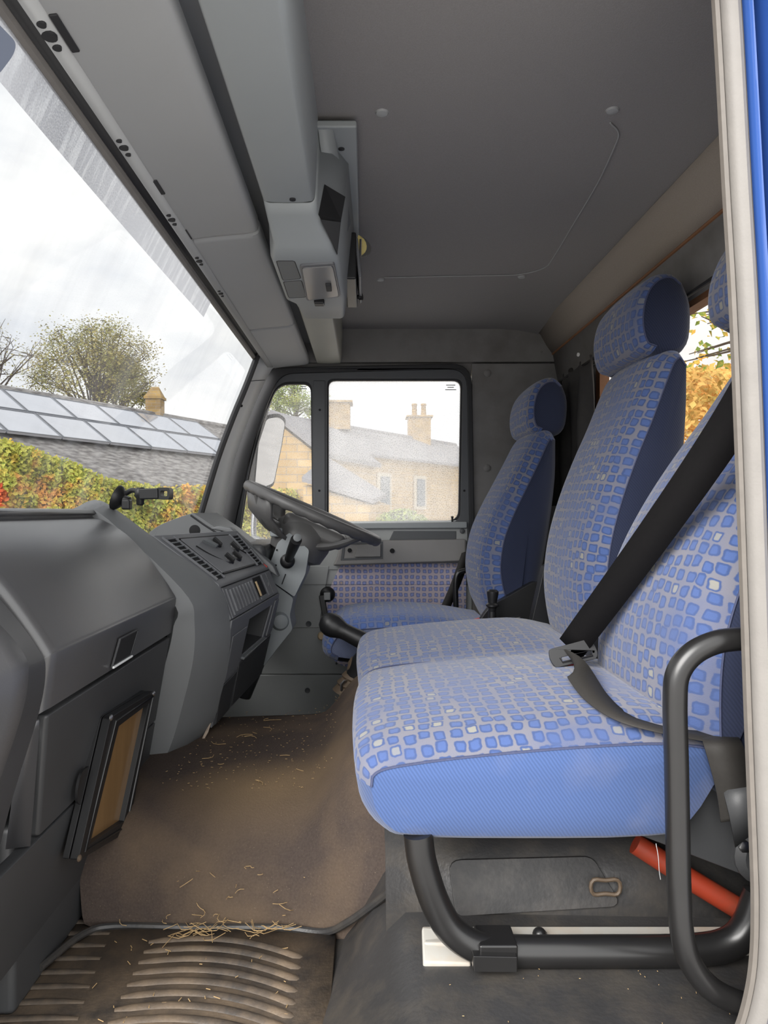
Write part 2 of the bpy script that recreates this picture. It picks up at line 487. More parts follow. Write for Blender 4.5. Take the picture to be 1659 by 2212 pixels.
def glass(name, tint, mist=0.0, mscale=40.0, milk=(0.8, 0.8, 0.8), speck=0.0, dirtband=False, base=0.0):
    """thin glazing: tinted see-through + a clear gloss, with real dirt / condensation lying on it"""
    m, N, L, b, out = newmat(name)
    N.remove(b)
    tr = N.new('ShaderNodeBsdfTransparent'); tr.inputs['Color'].default_value = (*tint, 1)
    gl = N.new('ShaderNodeBsdfGlossy'); gl.inputs['Roughness'].default_value = 0.02
    lw = N.new('ShaderNodeLayerWeight'); lw.inputs['Blend'].default_value = 0.5
    pw = N.new('ShaderNodeMath'); pw.operation = 'POWER'; pw.inputs[1].default_value = 4.0; L.new(lw.outputs['Facing'], pw.inputs[0])
    fr = N.new('ShaderNodeMath'); fr.operation = 'MULTIPLY_ADD'; fr.inputs[1].default_value = 0.5; fr.inputs[2].default_value = 0.03; L.new(pw.outputs[0], fr.inputs[0])
    s1 = N.new('ShaderNodeMixShader')
    L.new(fr.outputs[0], s1.inputs[0]); L.new(tr.outputs[0], s1.inputs[1]); L.new(gl.outputs[0], s1.inputs[2])
    last = s1.outputs[0]
    if mist or dirtband or base:
        tl = N.new('ShaderNodeBsdfTranslucent'); tl.inputs['Color'].default_value = (*milk, 1)
        df = N.new('ShaderNodeBsdfDiffuse'); df.inputs['Color'].default_value = (*[c * 0.8 for c in milk], 1)
        md = N.new('ShaderNodeMixShader'); md.inputs[0].default_value = 0.3
        L.new(tl.outputs[0], md.inputs[1]); L.new(df.outputs[0], md.inputs[2])
        uvn = N.new('ShaderNodeUVMap'); uvn.uv_map = 'uv'
        s2 = N.new('ShaderNodeMixShader')
        if dirtband:
            # unwiped strip along the top of the windscreen: u along the screen, v down from the header
            sep = N.new('ShaderNodeSeparateXYZ'); L.new(uvn.outputs['UV'], sep.inputs[0])
            mp = N.new('ShaderNodeMapping'); mp.inputs['Scale'].default_value = (60, 7, 1); L.new(uvn.outputs['UV'], mp.inputs['Vector'])
            n1 = N.new('ShaderNodeTexNoise'); n1.inputs['Scale'].default_value = 1; n1.inputs['Detail'].default_value = 3; L.new(mp.outputs[0], n1.inputs['Vector'])
            n2 = N.new('ShaderNodeTexNoise'); n2.inputs['Scale'].default_value = 420; n2.inputs['Detail'].default_value = 1; L.new(uvn.outputs['UV'], n2.inputs['Vector'])
            a1 = N.new('ShaderNodeMapRange'); a1.inputs['From Min'].default_value = 0.36; a1.inputs['From Max'].default_value = 0.50; a1.inputs['To Min'].default_value = 0.34; a1.inputs['To Max'].default_value = 0.58
            L.new(n1.outputs['Fac'], a1.inputs['Value'])
            a2 = N.new('ShaderNodeMath'); a2.operation = 'MULTIPLY_ADD'; a2.inputs[1].default_value = 0.62; L.new(n2.outputs['Fac'], a2.inputs[0]); L.new(a1.outputs[0], a2.inputs[2])
            c0 = N.new('ShaderNodeMath'); c0.operation = 'MULTIPLY_ADD'; c0.inputs[1].default_value = -0.012; c0.inputs[2].default_value = 0.068
            L.new(sep.outputs['X'], c0.inputs[0])
            lt = N.new('ShaderNodeMath'); lt.operation = 'LESS_THAN'; L.new(sep.outputs['Y'], lt.inputs[0]); L.new(c0.outputs[0], lt.inputs[1])
            lu = N.new('ShaderNodeMath'); lu.operation = 'LESS_THAN'; lu.inputs[1].default_value = dirtband; L.new(sep.outputs['X'], lu.inputs[0])
            mu = N.new('ShaderNodeMath'); mu.operation = 'MULTIPLY'; L.new(lt.outputs[0], mu.inputs[0]); L.new(lu.outputs[0], mu.inputs[1])
            mm = N.new('ShaderNodeMath'); mm.operation = 'MULTIPLY'; L.new(mu.outputs[0], mm.inputs[0]); L.new(a2.outputs[0], mm.inputs[1])
            # faint smears over the whole screen
            mp2 = N.new('ShaderNodeMapping'); mp2.inputs['Scale'].default_value = (14, 2.5, 1); L.new(uvn.outputs['UV'], mp2.inputs['Vector'])
            n4 = N.new('ShaderNodeTexNoise'); n4.inputs['Scale'].default_value = 1; n4.inputs['Detail'].default_value = 5; L.new(mp2.outputs[0], n4.inputs['Vector'])
            a4 = N.new('ShaderNodeMapRange'); a4.inputs['From Min'].default_value = 0.45; a4.inputs['From Max'].default_value = 0.8; a4.inputs['To Max'].default_value = 0.22; a4.inputs['To Min'].default_value = base
            L.new(n4.outputs['Fac'], a4.inputs['Value'])
            mxx = N.new('ShaderNodeMath'); mxx.operation = 'MAXIMUM'; L.new(mm.outputs[0], mxx.inputs[0]); L.new(a4.outputs[0], mxx.inputs[1])
            L.new(mxx.outputs[0], s2.inputs[0])
        else:
            n1 = N.new('ShaderNodeTexNoise'); n1.inputs['Scale'].default_value = 3.0; n1.inputs['Detail'].default_value = 4; L.new(uvn.outputs['UV'], n1.inputs['Vector'])
            n2 = N.new('ShaderNodeTexNoise'); n2.inputs['Scale'].default_value = mscale * 6; n2.inputs['Detail'].default_value = 2; L.new(uvn.outputs['UV'], n2.inputs['Vector'])
            a1 = N.new('ShaderNodeMapRange'); a1.inputs['From Min'].default_value = 0.32; a1.inputs['From Max'].default_value = 0.62; a1.inputs['To Min'].default_value = base; a1.inputs['To Max'].default_value = mist
            L.new(n1.outputs['Fac'], a1.inputs['Value'])
            a2 = N.new('ShaderNodeMapRange'); a2.inputs['From Min'].default_value = 0.38; a2.inputs['From Max'].default_value = 0.50; a2.inputs['To Min'].default_value = 1 - speck; a2.inputs['To Max'].default_value = 1
            L.new(n2.outputs['Fac'], a2.inputs['Value'])
            mu = N.new('ShaderNodeMath'); mu.operation = 'MULTIPLY'; L.new(a1.outputs[0], mu.inputs[0]); L.new(a2.outputs[0], mu.inputs[1])
            L.new(mu.outputs[0], s2.inputs[0])
        L.new(last, s2.inputs[1]); L.new(md.outputs[0], s2.inputs[2])
        last = s2.outputs[0]
    L.new(last, out.inputs['Surface'])
    return m

screen_m = glass('windscreen_glass', (0.40, 0.405, 0.41), milk=(0.24, 0.245, 0.26), dirtband=1.18, base=0.02)
fog_m = glass('misted_glass', (0.45, 0.45, 0.45), mist=0.56, mscale=45, milk=(0.92, 0.92, 0.93), speck=0.6, base=0.30)
quarter_m = glass('quarter_glass', (0.50, 0.50, 0.50), mist=0.30, mscale=45, milk=(0.9, 0.9, 0.9), speck=0.5, base=0.06)
rearg_m = glass('rear_glass', (0.46, 0.44, 0.42))
lens_m, N_, L_, b_, o_ = newmat('lamp_lens')
b_.inputs['Base Color'].default_value = (0.45, 0.45, 0.45, 1); b_.inputs['Roughness'].default_value = 0.15
b_.inputs['Transmission Weight'].default_value = 0.55; b_.inputs['IOR'].default_value = 1.3
clearp_m = glass('clear_plastic', (0.85, 0.85, 0.82))
mirror_m, N_, L_, b_, o_ = newmat('mirror_glass')
b_.inputs['Base Color'].default_value = (0.8, 0.8, 0.8, 1); b_.inputs['Metallic'].default_value = 1; b_.inputs['Roughness'].default_value = 0.03

# ================================================================== cab shell
YF, YN = 2.73, 0.80                   # inner face of the driver's door / near door opening
ZC = 0.713                            # headliner above eye
def struct(name, geo, mat, parent=None, **k):
    o = mk(name, geo[0], geo[1], mat, parent, **k)
    if parent is None: o['kind'] = 'structure'
    return o

# --- ceiling: gently crowned headliner
nx, ny = 14, 16
cv = []
for j in range(ny + 1):
    for i in range(nx + 1):
        x = lerp(-0.40, 0.655, i / nx); y = lerp(0.70, YF + 0.02, j / ny)
        t = (y - YN) / (YF - YN) * 2 - 1
        cv.append(V(x, y, ZC - 0.018 * t ** 4 - 0.02 * max(0, (x - 0.5) / 0.155) ** 2))
cf = [(j * (nx + 1) + i, j * (nx + 1) + i + 1, (j + 1) * (nx + 1) + i + 1, (j + 1) * (nx + 1) + i) for j in range(ny) for i in range(nx)]
ceiling = struct('ceiling', (cv, cf), ceil_m)
mk('roof_skin', *boxg(-0.42, 0.84, 0.66, YF + 0.12, ZC + 0.015, ZC + 0.045), paint_m, ceiling)
def ceil_at(px, py): return P(px, py, ZC * FPX / (VPY - py))
for (px, py) in ((825, 241), (1323, 236), (1127, 597), (822, 603)):
    p = ceil_at(px, py); p.z = CAMZ + ZC + 0.003
    mk('headliner_button', *lathe(p, (0, 0, -1), [(0.0125, 0), (0.0125, 0.004), (0.010, 0.0075), (0.004, 0.009)], 18), shelf_m, ceiling)
# welt pressed into the headliner
wp = [ceil_at(*q) for q in ((1318, 262), (1336, 285), (1325, 320), (1290, 395), (1240, 480), (1195, 555), (1175, 577), (1130, 590), (1080, 593), (960, 595), (830, 598))]
for p in wp: p.z = CAMZ + ZC - 0.002 - 0.018 * ((p.y - YN) / (YF - YN) * 2 - 1) ** 4
mk('headliner_welt', *tube(cr(wp, 5), 0.0016, 6), shelf_m, ceiling)

# --- rear wall: sloping trim above the rear window, window opening, lower part
RW = [(0.650, ZC - 0.02), (0.668, 0.675), (0.690, 0.635), (0.712, 0.604)]
secs = [[V(x, y, z) for x, z in RW] for y in (0.70, 1.2, 1.7, 2.2, YF + 0.02)]
wall_rear = struct('wall_rear', loft(secs), rearw_m, solid=0.008)
mk('trim_bead', *tube([V(0.712, 0.74, 0.600), V(0.712, YF, 0.600)], 0.0045, 8), wood_m, wall_rear)
mk('window_header_panel', *loft([[V(0.715, y, 0.602), V(0.735, y, 0.50), V(0.735, y, 0.475)] for y in (0.70, YF + 0.02)]), sidew_m, wall_rear, solid=0.008)
# panel round the rear window
WY0, WY1, WZ0, WZ1 = 1.02, 2.26, -0.02, 0.472
xw = 0.74
outer = [V(xw, 0.66, 0.52), V(xw, YF + 0.06, 0.52), V(xw, YF + 0.06, -1.0), V(xw, 0.66, -1.0)]
hole = [V(xw, WY0, WZ1), V(xw, WY1, WZ1), V(xw, WY1, WZ0), V(xw, WY0, WZ0)]
mk('rear_panel', *plate([outer, hole], (0.02, 0, 0)), sidew_m, wall_rear, smooth=0)
w1 = struct('window_1', plate([[V(xw - 0.008, WY0 - 0.012, WZ1 + 0.012), V(xw - 0.008, WY1 + 0.022, WZ1 + 0.012), V(xw - 0.008, WY1 + 0.022, WZ0 - 0.012), V(xw - 0.008, WY0 - 0.012, WZ0 - 0.012)],
                               [V(xw - 0.008, WY0 + 0.012, WZ1 - 0.012), V(xw - 0.008, WY1 - 0.016, WZ1 - 0.012), V(xw - 0.008, WY1 - 0.016, WZ0 + 0.012), V(xw - 0.008, WY0 + 0.012, WZ0 + 0.012)]], (0.03, 0, 0)), wood_m, smooth=0)
v, f, uv = patch(V(xw + 0.012, WY0, WZ0), V(xw + 0.012, WY1, WZ0), V(xw + 0.012, WY1, WZ1), V(xw + 0.012, WY0, WZ1))
mk('pane', v, f, rearg_m, w1, uv)

# --- driver's side wall with the closed door (everything at Y = YF, drawn from the photo's own scale)
def W(px, py, dy=0.0): return P(px, py, YF + dy) if dy == 0 else Vector((P(px, py, YF).x, YF + dy, P(px, py, YF).z))
wall_far = struct('wall_far', plate([[W(x, y, 0.03) for x, y in ((575, 660), (1240, 660), (1240, 1720), (430, 1720), (468, 1190), (512, 1000), (580, 795))],
                                     [W(x, y, 0.03) for x, y in rpoly([(600, 806), (1024, 790), (1024, 1250), (494, 1250), (530, 1030)], [20, 40, 0, 0, 0])]], (0, 0.03, 0)), sidew_m, smooth=0)
mk('header_trim', *prism([W(x, y, 0.0) for x, y in ((560, 690), (1228, 690), (1228, 781), (560, 783))], (0, 0.028, 0)), sidew_m, wall_far, bevel=0.004)
mk('door_pillar_trim', *prism([W(x, y, 0.004) for x, y in ((1020, 784), (1228, 784), (1228, 1500), (1020, 1500))], (0, 0.025, 0)), sidew_m, wall_far, bevel=0.004)
for (px, py, r) in ((1053, 806, 0.014), (1052, 1011, 0.014), (1170, 760, 0.004)):
    mk('fixing_cap', *lathe(W(px, py, 0.004), (0, -1, 0), [(r, 0), (r, 0.004), (r * 0.7, 0.0075), (0.001, 0.008)], 16), sidew_m, wall_far)

door_1 = thing('door_1', 'closed driver door with misted window, fabric panel and grey armrest', 'door', tuple(W(760, 1480)), kind='structure')
del door_1['category']
# rubber seal round the door opening
so = rpoly([(578, 796), (1018, 786), (1026, 1262), (470, 1262), (464, 1180), (478, 1110), (518, 930)], [30, 46, 0, 0, 0, 30, 60], 6)
si = rpoly([(606, 808), (1008, 797), (1015, 1262), (505, 1262), (500, 1180), (512, 1110), (554, 930)], [30, 40, 0, 0, 0, 30, 60], 6)
mk('door_seal', *plate([[W(x, y, -0.012) for x, y in so], [W(x, y, -0.012) for x, y in si]], (0, 0.03, 0)), rubber_m, door_1, bevel=0.004)
# window frame with its two openings
fo = rpoly([(603, 800), (1010, 794), (1016, 1178), (690, 1178), (640, 1230), (490, 1230), (498, 1180), (541, 985)], [30, 36, 0, 0, 0, 0, 0, 60], 6)
main_h = rpoly([(706, 817), (1000, 817), (995, 1128), (706, 1131)], [16, 18, 24, 6], 5)
quart_h = rpoly([(600, 824), (674, 824), (676, 1140), (620, 1216), (508, 1216), (533, 1040), (562, 905)], [26, 20, 0, 0, 0, 30, 30], 5)
mk('window_frame', *plate([[W(x, y, 0.0) for x, y in l] for l in (fo, main_h, quart_h)], (0, 0.035, 0)), doorfr_m, door_1, bevel=0.004)
def ring(loop, d, name, mat, dy, th, par):
    c = Vector((sum(p[0] for p in loop) / len(loop), sum(p[1] for p in loop) / len(loop)))
    inn = [Vector(p) + (c - Vector(p)).normalized() * d for p in loop]
    return mk(name, *plate([[W(p[0], p[1], dy) for p in loop], [W(p[0], p[1], dy) for p in inn]], (0, th, 0)), mat, par, bevel=0.001)
ring(main_h, 5, 'window_rubber', rubber_m, 0.012, 0.02, door_1)
ring(quart_h, 5, 'window_rubber', rubber_m, 0.012, 0.02, door_1)
def paneof(loop, name, mat, dy, par):
    tri = tessellate_polygon([[Vector((p[0], p[1], 0)) for p in loop]])
    v = [W(p[0], p[1], dy) for p in loop]
    return mk(name, v, [tuple(t) for t in tri], mat, par, uv=[(q.x, q.z) for q in v])
paneof(main_h, 'window_pane', fog_m, 0.022, door_1)
paneof(quart_h, 'quarter_pane', quarter_m, 0.022, door_1)
for (mx_, my_, ww) in ((965, 829, 20), (968, 834, 14), (963, 839, 24), (648, 832, 12), (646, 837, 16)):
    mk('etched_mark', *prism([W(x, y, 0.0205) for x, y in ((mx_, my_), (mx_ + ww, my_), (mx_ + ww, my_ + 1.6), (mx_, my_ + 1.6))], (0, 0.0008, 0)), grey_m, door_1, smooth=0)
# the raised pillar between the two panes
mk('divider_bar', *prism([W(x, y, -0.006) for x, y in ((677, 822), (703, 822), (703, 1128), (678, 1128))], (0, 0.02, 0)), doorfr_m, door_1, bevel=0.004)
for (px, py) in ((691, 886), (690, 1060), (1003, 1060), (520, 878)):
    mk('screw', *lathe(W(px, py, -0.006 if px < 900 and px > 600 else 0.0), (0, -1, 0), [(0.0045, -0.002), (0.0045, 0.001), (0.002, 0.0016)], 12), hole_m, door_1)
# sill and panels below the window
mk('window_sill', *prism([W(x, y, -0.02) for x, y in ((690, 1131), (1008, 1127), (1008, 1141), (690, 1143))], (0, 0.05, 0)), beam_m, door_1, bevel=0.005)
mk('upper_panel', *prism([W(x, y, -0.006) for x, y in ((610, 1140), (1010, 1138), (1012, 1230), (600, 1230))], (0, 0.03, 0)), doorpl_m, door_1, bevel=0.004)
mk('recess_panel', *prism([W(x, y, -0.0085) for x, y in ((850, 1147), (985, 1147), (985, 1168), (840, 1168))], (0, 0.006, 0)), doorfr_m, door_1, bevel=0.002)
mk('glazing_strip', *prism([W(x, y, 0.004) for x, y in ((710, 1127), (990, 1124), (990, 1130), (710, 1133))], (0, 0.012, 0)), pillar_m, door_1, bevel=0.001)  # pale strip added to paint the light caught along the sill
mk('lock_pin', *lathe(W(977, 1131, 0.0), (0, 0, 1), [(0.004, 0), (0.004, 0.02), (0.005, 0.021), (0.005, 0.028)], 10), black_m, door_1)
ar = [(738, 1168), (1004, 1164), (1004, 1206), (985, 1212), (720, 1220), (728, 1204)]
arm = mk('armrest', *prism([W(x, y, -0.055) for x, y in ar], (0, 0.06, 0)), armrest_m, door_1, bevel=0.008, bseg=3)
mk('armrest_recess', *plate([[W(x, y, -0.058) for x, y in ((742, 1171), (826, 1168), (826, 1205), (737, 1208))], [W(x, y, -0.058) for x, y in ((747, 1175), (822, 1172), (822, 1201), (743, 1204))]], (0, 0.012, 0)), doorfr_m, arm, bevel=0.001)
mk('door_pull', *prism([W(x, y, -0.066) for x, y in ((772, 1176), (822, 1173), (822, 1200), (766, 1201))], (0, 0.014, 0)), armrest_m, arm, bevel=0.003)
mk('screw', *lathe(W(756, 1187, -0.057), (0, -1, 0), [(0.008, 0), (0.008, 0.004), (0.004, 0.005)], 12), hole_m, arm)
mk('plug_hole', *lathe(W(846, 1188, -0.057), (0, -1, 0), [(0.009, 0), (0.009, 0.003), (0.006, 0.0035)], 14), hole_m, arm)
mk('screw_cap', *lathe(W(998, 1147, -0.006), (0, -1, 0), [(0.010, 0), (0.010, 0.004), (0.007, 0.006)], 14), doorfr_m, door_1)
lowp = [(560, 1222), (1020, 1222), (1020, 1456), (540, 1456)]
mk('lower_panel', *prism([W(x, y, 0.0) for x, y in lowp], (0, 0.03, 0)), doorpl_m, door_1, bevel=0.003)
mk('lower_panel_upper_lip', *prism([W(x, y, -0.008) for x, y in ((600, 1222), (712, 1222), (700, 1290), (690, 1356), (560, 1356))], (0, 0.012, 0)), doorpl_m, door_1, bevel=0.004)
fp = rpoly([(736, 1218), (1006, 1216), (1006, 1438), (742, 1440), (722, 1425), (692, 1360), (704, 1290)], [14, 4, 4, 20, 0, 0, 0], 5)
fpv = [W(p[0], p[1], -0.010) for p in fp]
pv, pf = prism(fpv, (0, 0.012, 0))
mk('fabric_panel', pv, pf, fabdoor_m, door_1, uv=[(q.x, q.z) for q in pv], bevel=0.002)
mk('kick_panel', *prism([W(x, y, -0.015) for x, y in ((470, 1457), (1060, 1457), (1060, 1700), (470, 1700))], (0, 0.04, 0)), doorpl_m, door_1, bevel=0.004)
for (px, py, dy, r) in ((667, 1347, -0.008, 0.011), (665, 1489, -0.016, 0.010), (727, 1432, -0.01, 0.004)):
    mk('screw_cap', *lathe(W(px, py, dy), (0, -1, 0), [(r, 0), (r, 0.003), (r * 0.6, 0.0015), (r * 0.5, 0.001)], 16), doorfr_m, door_1)
# window winder
wnd = mk('winder_boss', *lathe(W(708, 1283, -0.010), (0, -1, 0), [(0.029, 0), (0.029, 0.008), (0.024, 0.016), (0.012, 0.022)], 22), black_m, door_1)
mk('winder_arm', *obox(W(702, 1318, -0.036), Vector((0.985, 0, 0.17)), Vector((0, 1, 0)), Vector((-0.17, 0, 0.985)), 0.0105, 0.006, 0.062), black_m, door_1, bevel=0.003)
mk('winder_cap', *obox(W(708, 1285, -0.045), Vector((1, 0, 0)), Vector((0, 1, 0)), Vector((0, 0, 1)), 0.012, 0.004, 0.014), doorpl_m, door_1, bevel=0.002)
mk('winder_knob', *lathe(W(697, 1368, -0.038), (0, -1, 0), [(0.010, 0), (0.015, 0.006), (0.015, 0.03), (0.010, 0.036)], 16), ivory_m, door_1)

# --- A-pillar on the driver's side
ea = [(552, 768), (546, 785), (527, 835), (500, 900), (470, 980), (448, 1050), (428, 1118), (412, 1180)]   # screen edge
eb = [(592, 792), (584, 800), (558, 850), (528, 925), (506, 990), (490, 1060), (478, 1125), (470, 1180)]
sa = [P(x, y, 2.50) for x, y in ea]; sm = [P(x + 5, y, 2.615) for x, y in ea]; sb = [P(x, y, 2.69) for x, y in eb]
pil = struct('trim_1', loft([cr(sa, 4), cr(sm, 4), cr([lerp(a, b, 0.5) + Vector((0.0, -0.010, 0)) for a, b in zip(sm, sb)], 4), cr(sb, 4)]), pillar_m, solid=0.008)
for (px, py) in ((521, 877), (452, 1115)):
    mk('screw', *lathe(P(px, py, 2.625), (0.35, -1, 0), [(0.005, -0.012), (0.005, 0.006), (0.002, 0.007)], 12), hole_m, pil)
mk('pillar_joint', *tube([P(537, 824, 2.60), P(552, 822, 2.625), P(572, 821, 2.65)], 0.0015, 6), doorfr_m, pil)

# --- windscreen: far edge follows the pillar, near edge mirrored; slightly bowed forward
edge = cr([(p.x, p.z - CAMZ, 0) for p in [P(x, y, 2.50) for x, y in ea]], 3)
vv, ff, uu = [], [], []
nyw = 14
s_acc = [0]
for a, b in zip(edge, edge[1:]): s_acc.append(s_acc[-1] + (b - a).length)
for k in range(nyw + 1):
    t = k / nyw; y = lerp(0.64, 2.50, t)
    bow = 0.05 * (1 - (2 * t - 1) ** 2)
    for i, e in enumerate(edge):
        q = i / (len(edge) - 1)
        vv.append(V(e.x - bow * q, y, e.y)); uu.append((y - 0.64, s_acc[i]))
ne = len(edge)
ff = [(k * ne + i, k * ne + i + 1, (k + 1) * ne + i + 1, (k + 1) * ne + i) for k in range(nyw) for i in range(ne - 1)]
win2 = struct('window_2', tube([p + Vector((0.006, 0.0, 0)) for p in cr(sa, 4)], 0.011, 8), rubber_m)
mk('windscreen', vv, ff, screen_m, win2, uv=uu)
# header: rubber, dark gutter and light rail along the top of the screen
hx, hz = -0.3936, 0.533
mk('header_rubber', *tube([V(hx + 0.004, 0.60, hz + 0.004), V(hx + 0.004, 2.50, hz + 0.004)], 0.008, 8), seal_m, win2)
mk('header_gutter', *loft([[V(hx + x, y, hz + z) for x, z in ((0.008, 0.004), (0.012, 0.014), (0.022, 0.018), (0.034, 0.010))] for y in (0.60, 2.52)]), rubber_m, win2, solid=0.003)

# --- front bulkhead under the screen and cowl
struct('wall_front', boxg(-0.80, -0.745, 0.62, 2.80, -1.05, -0.10), dash2_m)
mk('scuttle_side', *boxg(-0.72, -0.50, YF + 0.03, YF + 0.06, -1.05, -0.12), dash2_m, wall_far)
# roof front closing panel above the header
mk('roof_front', *loft([[V(x, y, z) for x, z in ((hx + 0.0, hz + 0.008), (-0.405, 0.60), (-0.41, ZC + 0.02))] for y in (0.60, YF + 0.1)]), paint_m, ceiling, solid=0.006)

# --- near side: door opening around the camera's view
wn_o = [V(x, 0.74, z) for x, z in ((-0.80, 0.76), (0.80, 0.76), (0.80, -1.05), (-0.80, -1.05))]
wn_h = [V(x, 0.74, z) for x, z in rpoly([(-0.52, 0.64), (0.48, 0.64), (0.52, 0.0), (0.53, -0.46), (0.50, -0.66), (0.40, -0.74), (-0.70, -0.80), (-0.72, -0.2)], [0.05, 0.06, 0, 0.1, 0.05, 0.05, 0.05, 0])]
wall_near = struct('wall_near', plate([wn_o, wn_h], (0, 0.05, 0)), paint_m, smooth=0)

# --- door seal and painted pillar edge at the right of the opening
sl = [(1560, -60), (1571, 120), (1586, 400), (1600, 640), (1611, 900), (1622, 1200), (1634, 1550), (1646, 1850), (1649, 1960), (1647, 2060), (1638, 2140), (1618, 2220), (1590, 2280)]
YS = 0.80
slp = cr([P(x, y, YS) for x, y in sl], 6)
def strip(path, prof, name, mat, par):
    """profile (across, depth) swept along a path that lies in an XZ plane"""
    secs = []
    for i, p in enumerate(path):
        a = path[max(0, i - 1)]; b = path[min(len(path) - 1, i + 1)]
        t = (b - a).normalized(); s = Vector((-t.z, 0, t.x))
        if s.x < 0: s = -s
        secs.append([p + s * c + Vector((0, d, 0)) for c, d in prof])
    return mk(name, *loft(secs), mat, par)
seal = strip(slp, [(0.012, 0.03), (-0.003, 0.008), (-0.002, -0.003), (0.003, -0.008), (0.010, -0.010), (0.015, -0.007), (0.017, 0.0), (0.017, 0.03)], 'trim_2', seal_m, None)
seal['kind'] = 'structure'
strip(slp, [(-0.009, 0.010), (-0.008, 0.004), (-0.004, 0.002), (-0.002, 0.006)], 'seal_lip', simple('seal_lip_rubber', (0.13, 0.115, 0.10), 0.6, var=0.2, vscale=60), seal)
strip(slp, [(0.0165, 0.010), (0.018, -0.003), (0.020, 0.0), (0.0215, 0.012)], 'seal_bead', seal_m, seal)
pe = strip(slp, [(0.0205, 0.02), (0.023, -0.006), (0.027, -0.010), (0.031, -0.004), (0.038, 0.018), (0.041, 0.016), (0.0425, -0.015), (0.06, -0.03), (0.34, -0.035)], 'trim_3', paint_m, None)
pe['kind'] = 'structure'

# ================================================================== floor
ZP, ZFL = -0.604, -0.72
floor = struct('floor', boxg(-0.74, 0.78, 0.74, 2.80, -1.02, -0.93), liner_m)
# footwell floor on the passenger side with its dished rubber mat
fw = mk('footwell', *loft([[V(x, y, z) for x, z in ((-0.76, ZFL - 0.01), (-0.45, ZFL), (-0.12, ZFL), (-0.05, ZFL + 0.012))] for y in (0.70, 1.0, 1.32)]), mat_m, floor, solid=0.01)
# moulded ribs of the mat: arcs fanned across the footwell
for k in range(12):
    y0 = 0.885 + k * 0.027
    pts = []
    for i in range(13):
        t = i / 12
        x = lerp(-0.36, -0.085, t)
        pts.append(V(x, y0 + 0.035 * math.sin(t * 1.9 + 0.25) - 0.075 * t * t, ZFL + 0.0055))
    mk('mat_rib', *tube(pts, [0.004] + [0.0075] * 11 + [0.004], 8, flat=0.45), mat_m, floor)
for k in range(9):
    y0 = 0.96 + k * 0.034
    pts = [V(lerp(-0.62, -0.40 - 0.012 * k * 0.4, i / 6), y0 + 0.02 * math.sin(i / 6 * 2), ZFL + 0.0045) for i in range(7)]
    mk('mat_rib', *tube(pts, [0.004] + [0.0065] * 5 + [0.004], 8, flat=0.45), mat_m, floor)
# raised platform the bench stands on, with its sloping scuffed side
def wallx(y):    # bottom / top x of the platform's left wall
    return lerp(-0.070, -0.028, (y - 0.95) / 0.3), lerp(0.075, 0.045, (y - 0.85) / 0.4)
secs = []
for y in (0.70, 0.80, 0.88, 0.96, 1.06, 1.16, 1.26, 1.40):
    b_, t_ = wallx(y)
    h = 0.03 * max(0, min(1, (y - 0.98) / 0.25))
    prof = [(b_ - 0.03, ZFL + 0.002), (b_, ZFL + 0.01), (lerp(b_, t_, 0.25), ZFL + 0.04), (lerp(b_, t_, 0.75), ZP - 0.02 + h), (t_, ZP + h), (t_ + 0.04, ZP + h * 1.1)]
    prof += [(lerp(t_ + 0.04, 0.76, i / 8), ZP + h * (1 - i / 8)) for i in range(1, 9)]
    secs.append([V(x, y, z) for x, z in prof])
plat = mk('seat_platform', *loft(secs), liner_m, floor, smooth=60)
# back part of the platform rises under the bench, with a pressed panel
mk('platform_back', *loft([[V(x, 1.05, -0.63), V(x, 1.10, -0.52), V(x, 1.25, -0.49), V(x, 2.0, -0.47)] for x in (0.03, 0.78)]), liner_m, floor, solid=0.006)
pp = rpoly([(968, 1858), (1280, 1850), (1345, 1958), (985, 1980)], [30, 20, 30, 20], 4)
ppv = []
for x, y in pp:
    p = P(x, y, 1.0)
    t = (y - 1855) / 120
    ppv.append(P(x, y, lerp(1.095, 1.0635, t) - 0.006))
mk('pressed_panel', *prism(ppv, (0, 0.02, -0.004)), simple('pressed_liner', (0.022, 0.021, 0.021), 0.5, var=0.4, vscale=30, bump=0.2, bscale=150, dirt=(0.09, 0.08, 0.07), dscale=25, damt=0.4), floor, bevel=0.004)
mk('drain_grommet', *tube([P(1308, 1916, 1.066) + Vector((0.022 * math.cos(a), 0.0, 0.013 * math.sin(a) + 0.003 * math.sin(3 * a))) for a in [i * math.pi / 10 for i in range(20)]], 0.003, 6, closed=True), gaiter_m, floor)

# --- carpeted engine tunnel between the two footwells
tx = [-0.52, -0.42, -0.36, -0.30, -0.20, -0.125, -0.105, -0.085, -0.05, -0.01, 0.05, 0.3, 0.74]
def tunnel_z(x, y):
    top = -0.548 + 0.012 * math.sin(3 * x + 1) + 0.02 * (y - 1.4)
    hump = -0.40 - 0.02 * (2.0 - y)
    if x <= -0.125: z = top
    else:
        t = max(0, min(1, (x + 0.125) / 0.135)); t = t * t * (3 - 2 * t)
        z = lerp(top, hump, t)
    # front slope
    return z
rows = []
for k, (y, fz) in enumerate(((1.235, 0.0), (1.238, 0.10), (1.248, 0.34), (1.268, 0.62), (1.305, 0.86), (1.36, 0.97), (1.42, 1.0), (1.6, 1.0), (1.8, 1.0), (1.97, 1.0), (1.985, 0.7), (1.99, 0.0))):
    r = []
    for x in tx:
        zt = tunnel_z(x, max(y, 1.36))
        zb = ZFL if y < 1.9 else -0.9
        yy = y
        if x > -0.125 and y < 1.40: yy = y - 0.10 * min(1, (x + 0.125) / 0.2) * (1 - (y - 1.235) / 0.2)
        xx = x
        if x < -0.34: xx = x + (0.035 * (1 - fz))
        r.append(V(xx, yy, lerp(zb, zt, fz)))
    rows.append(r)
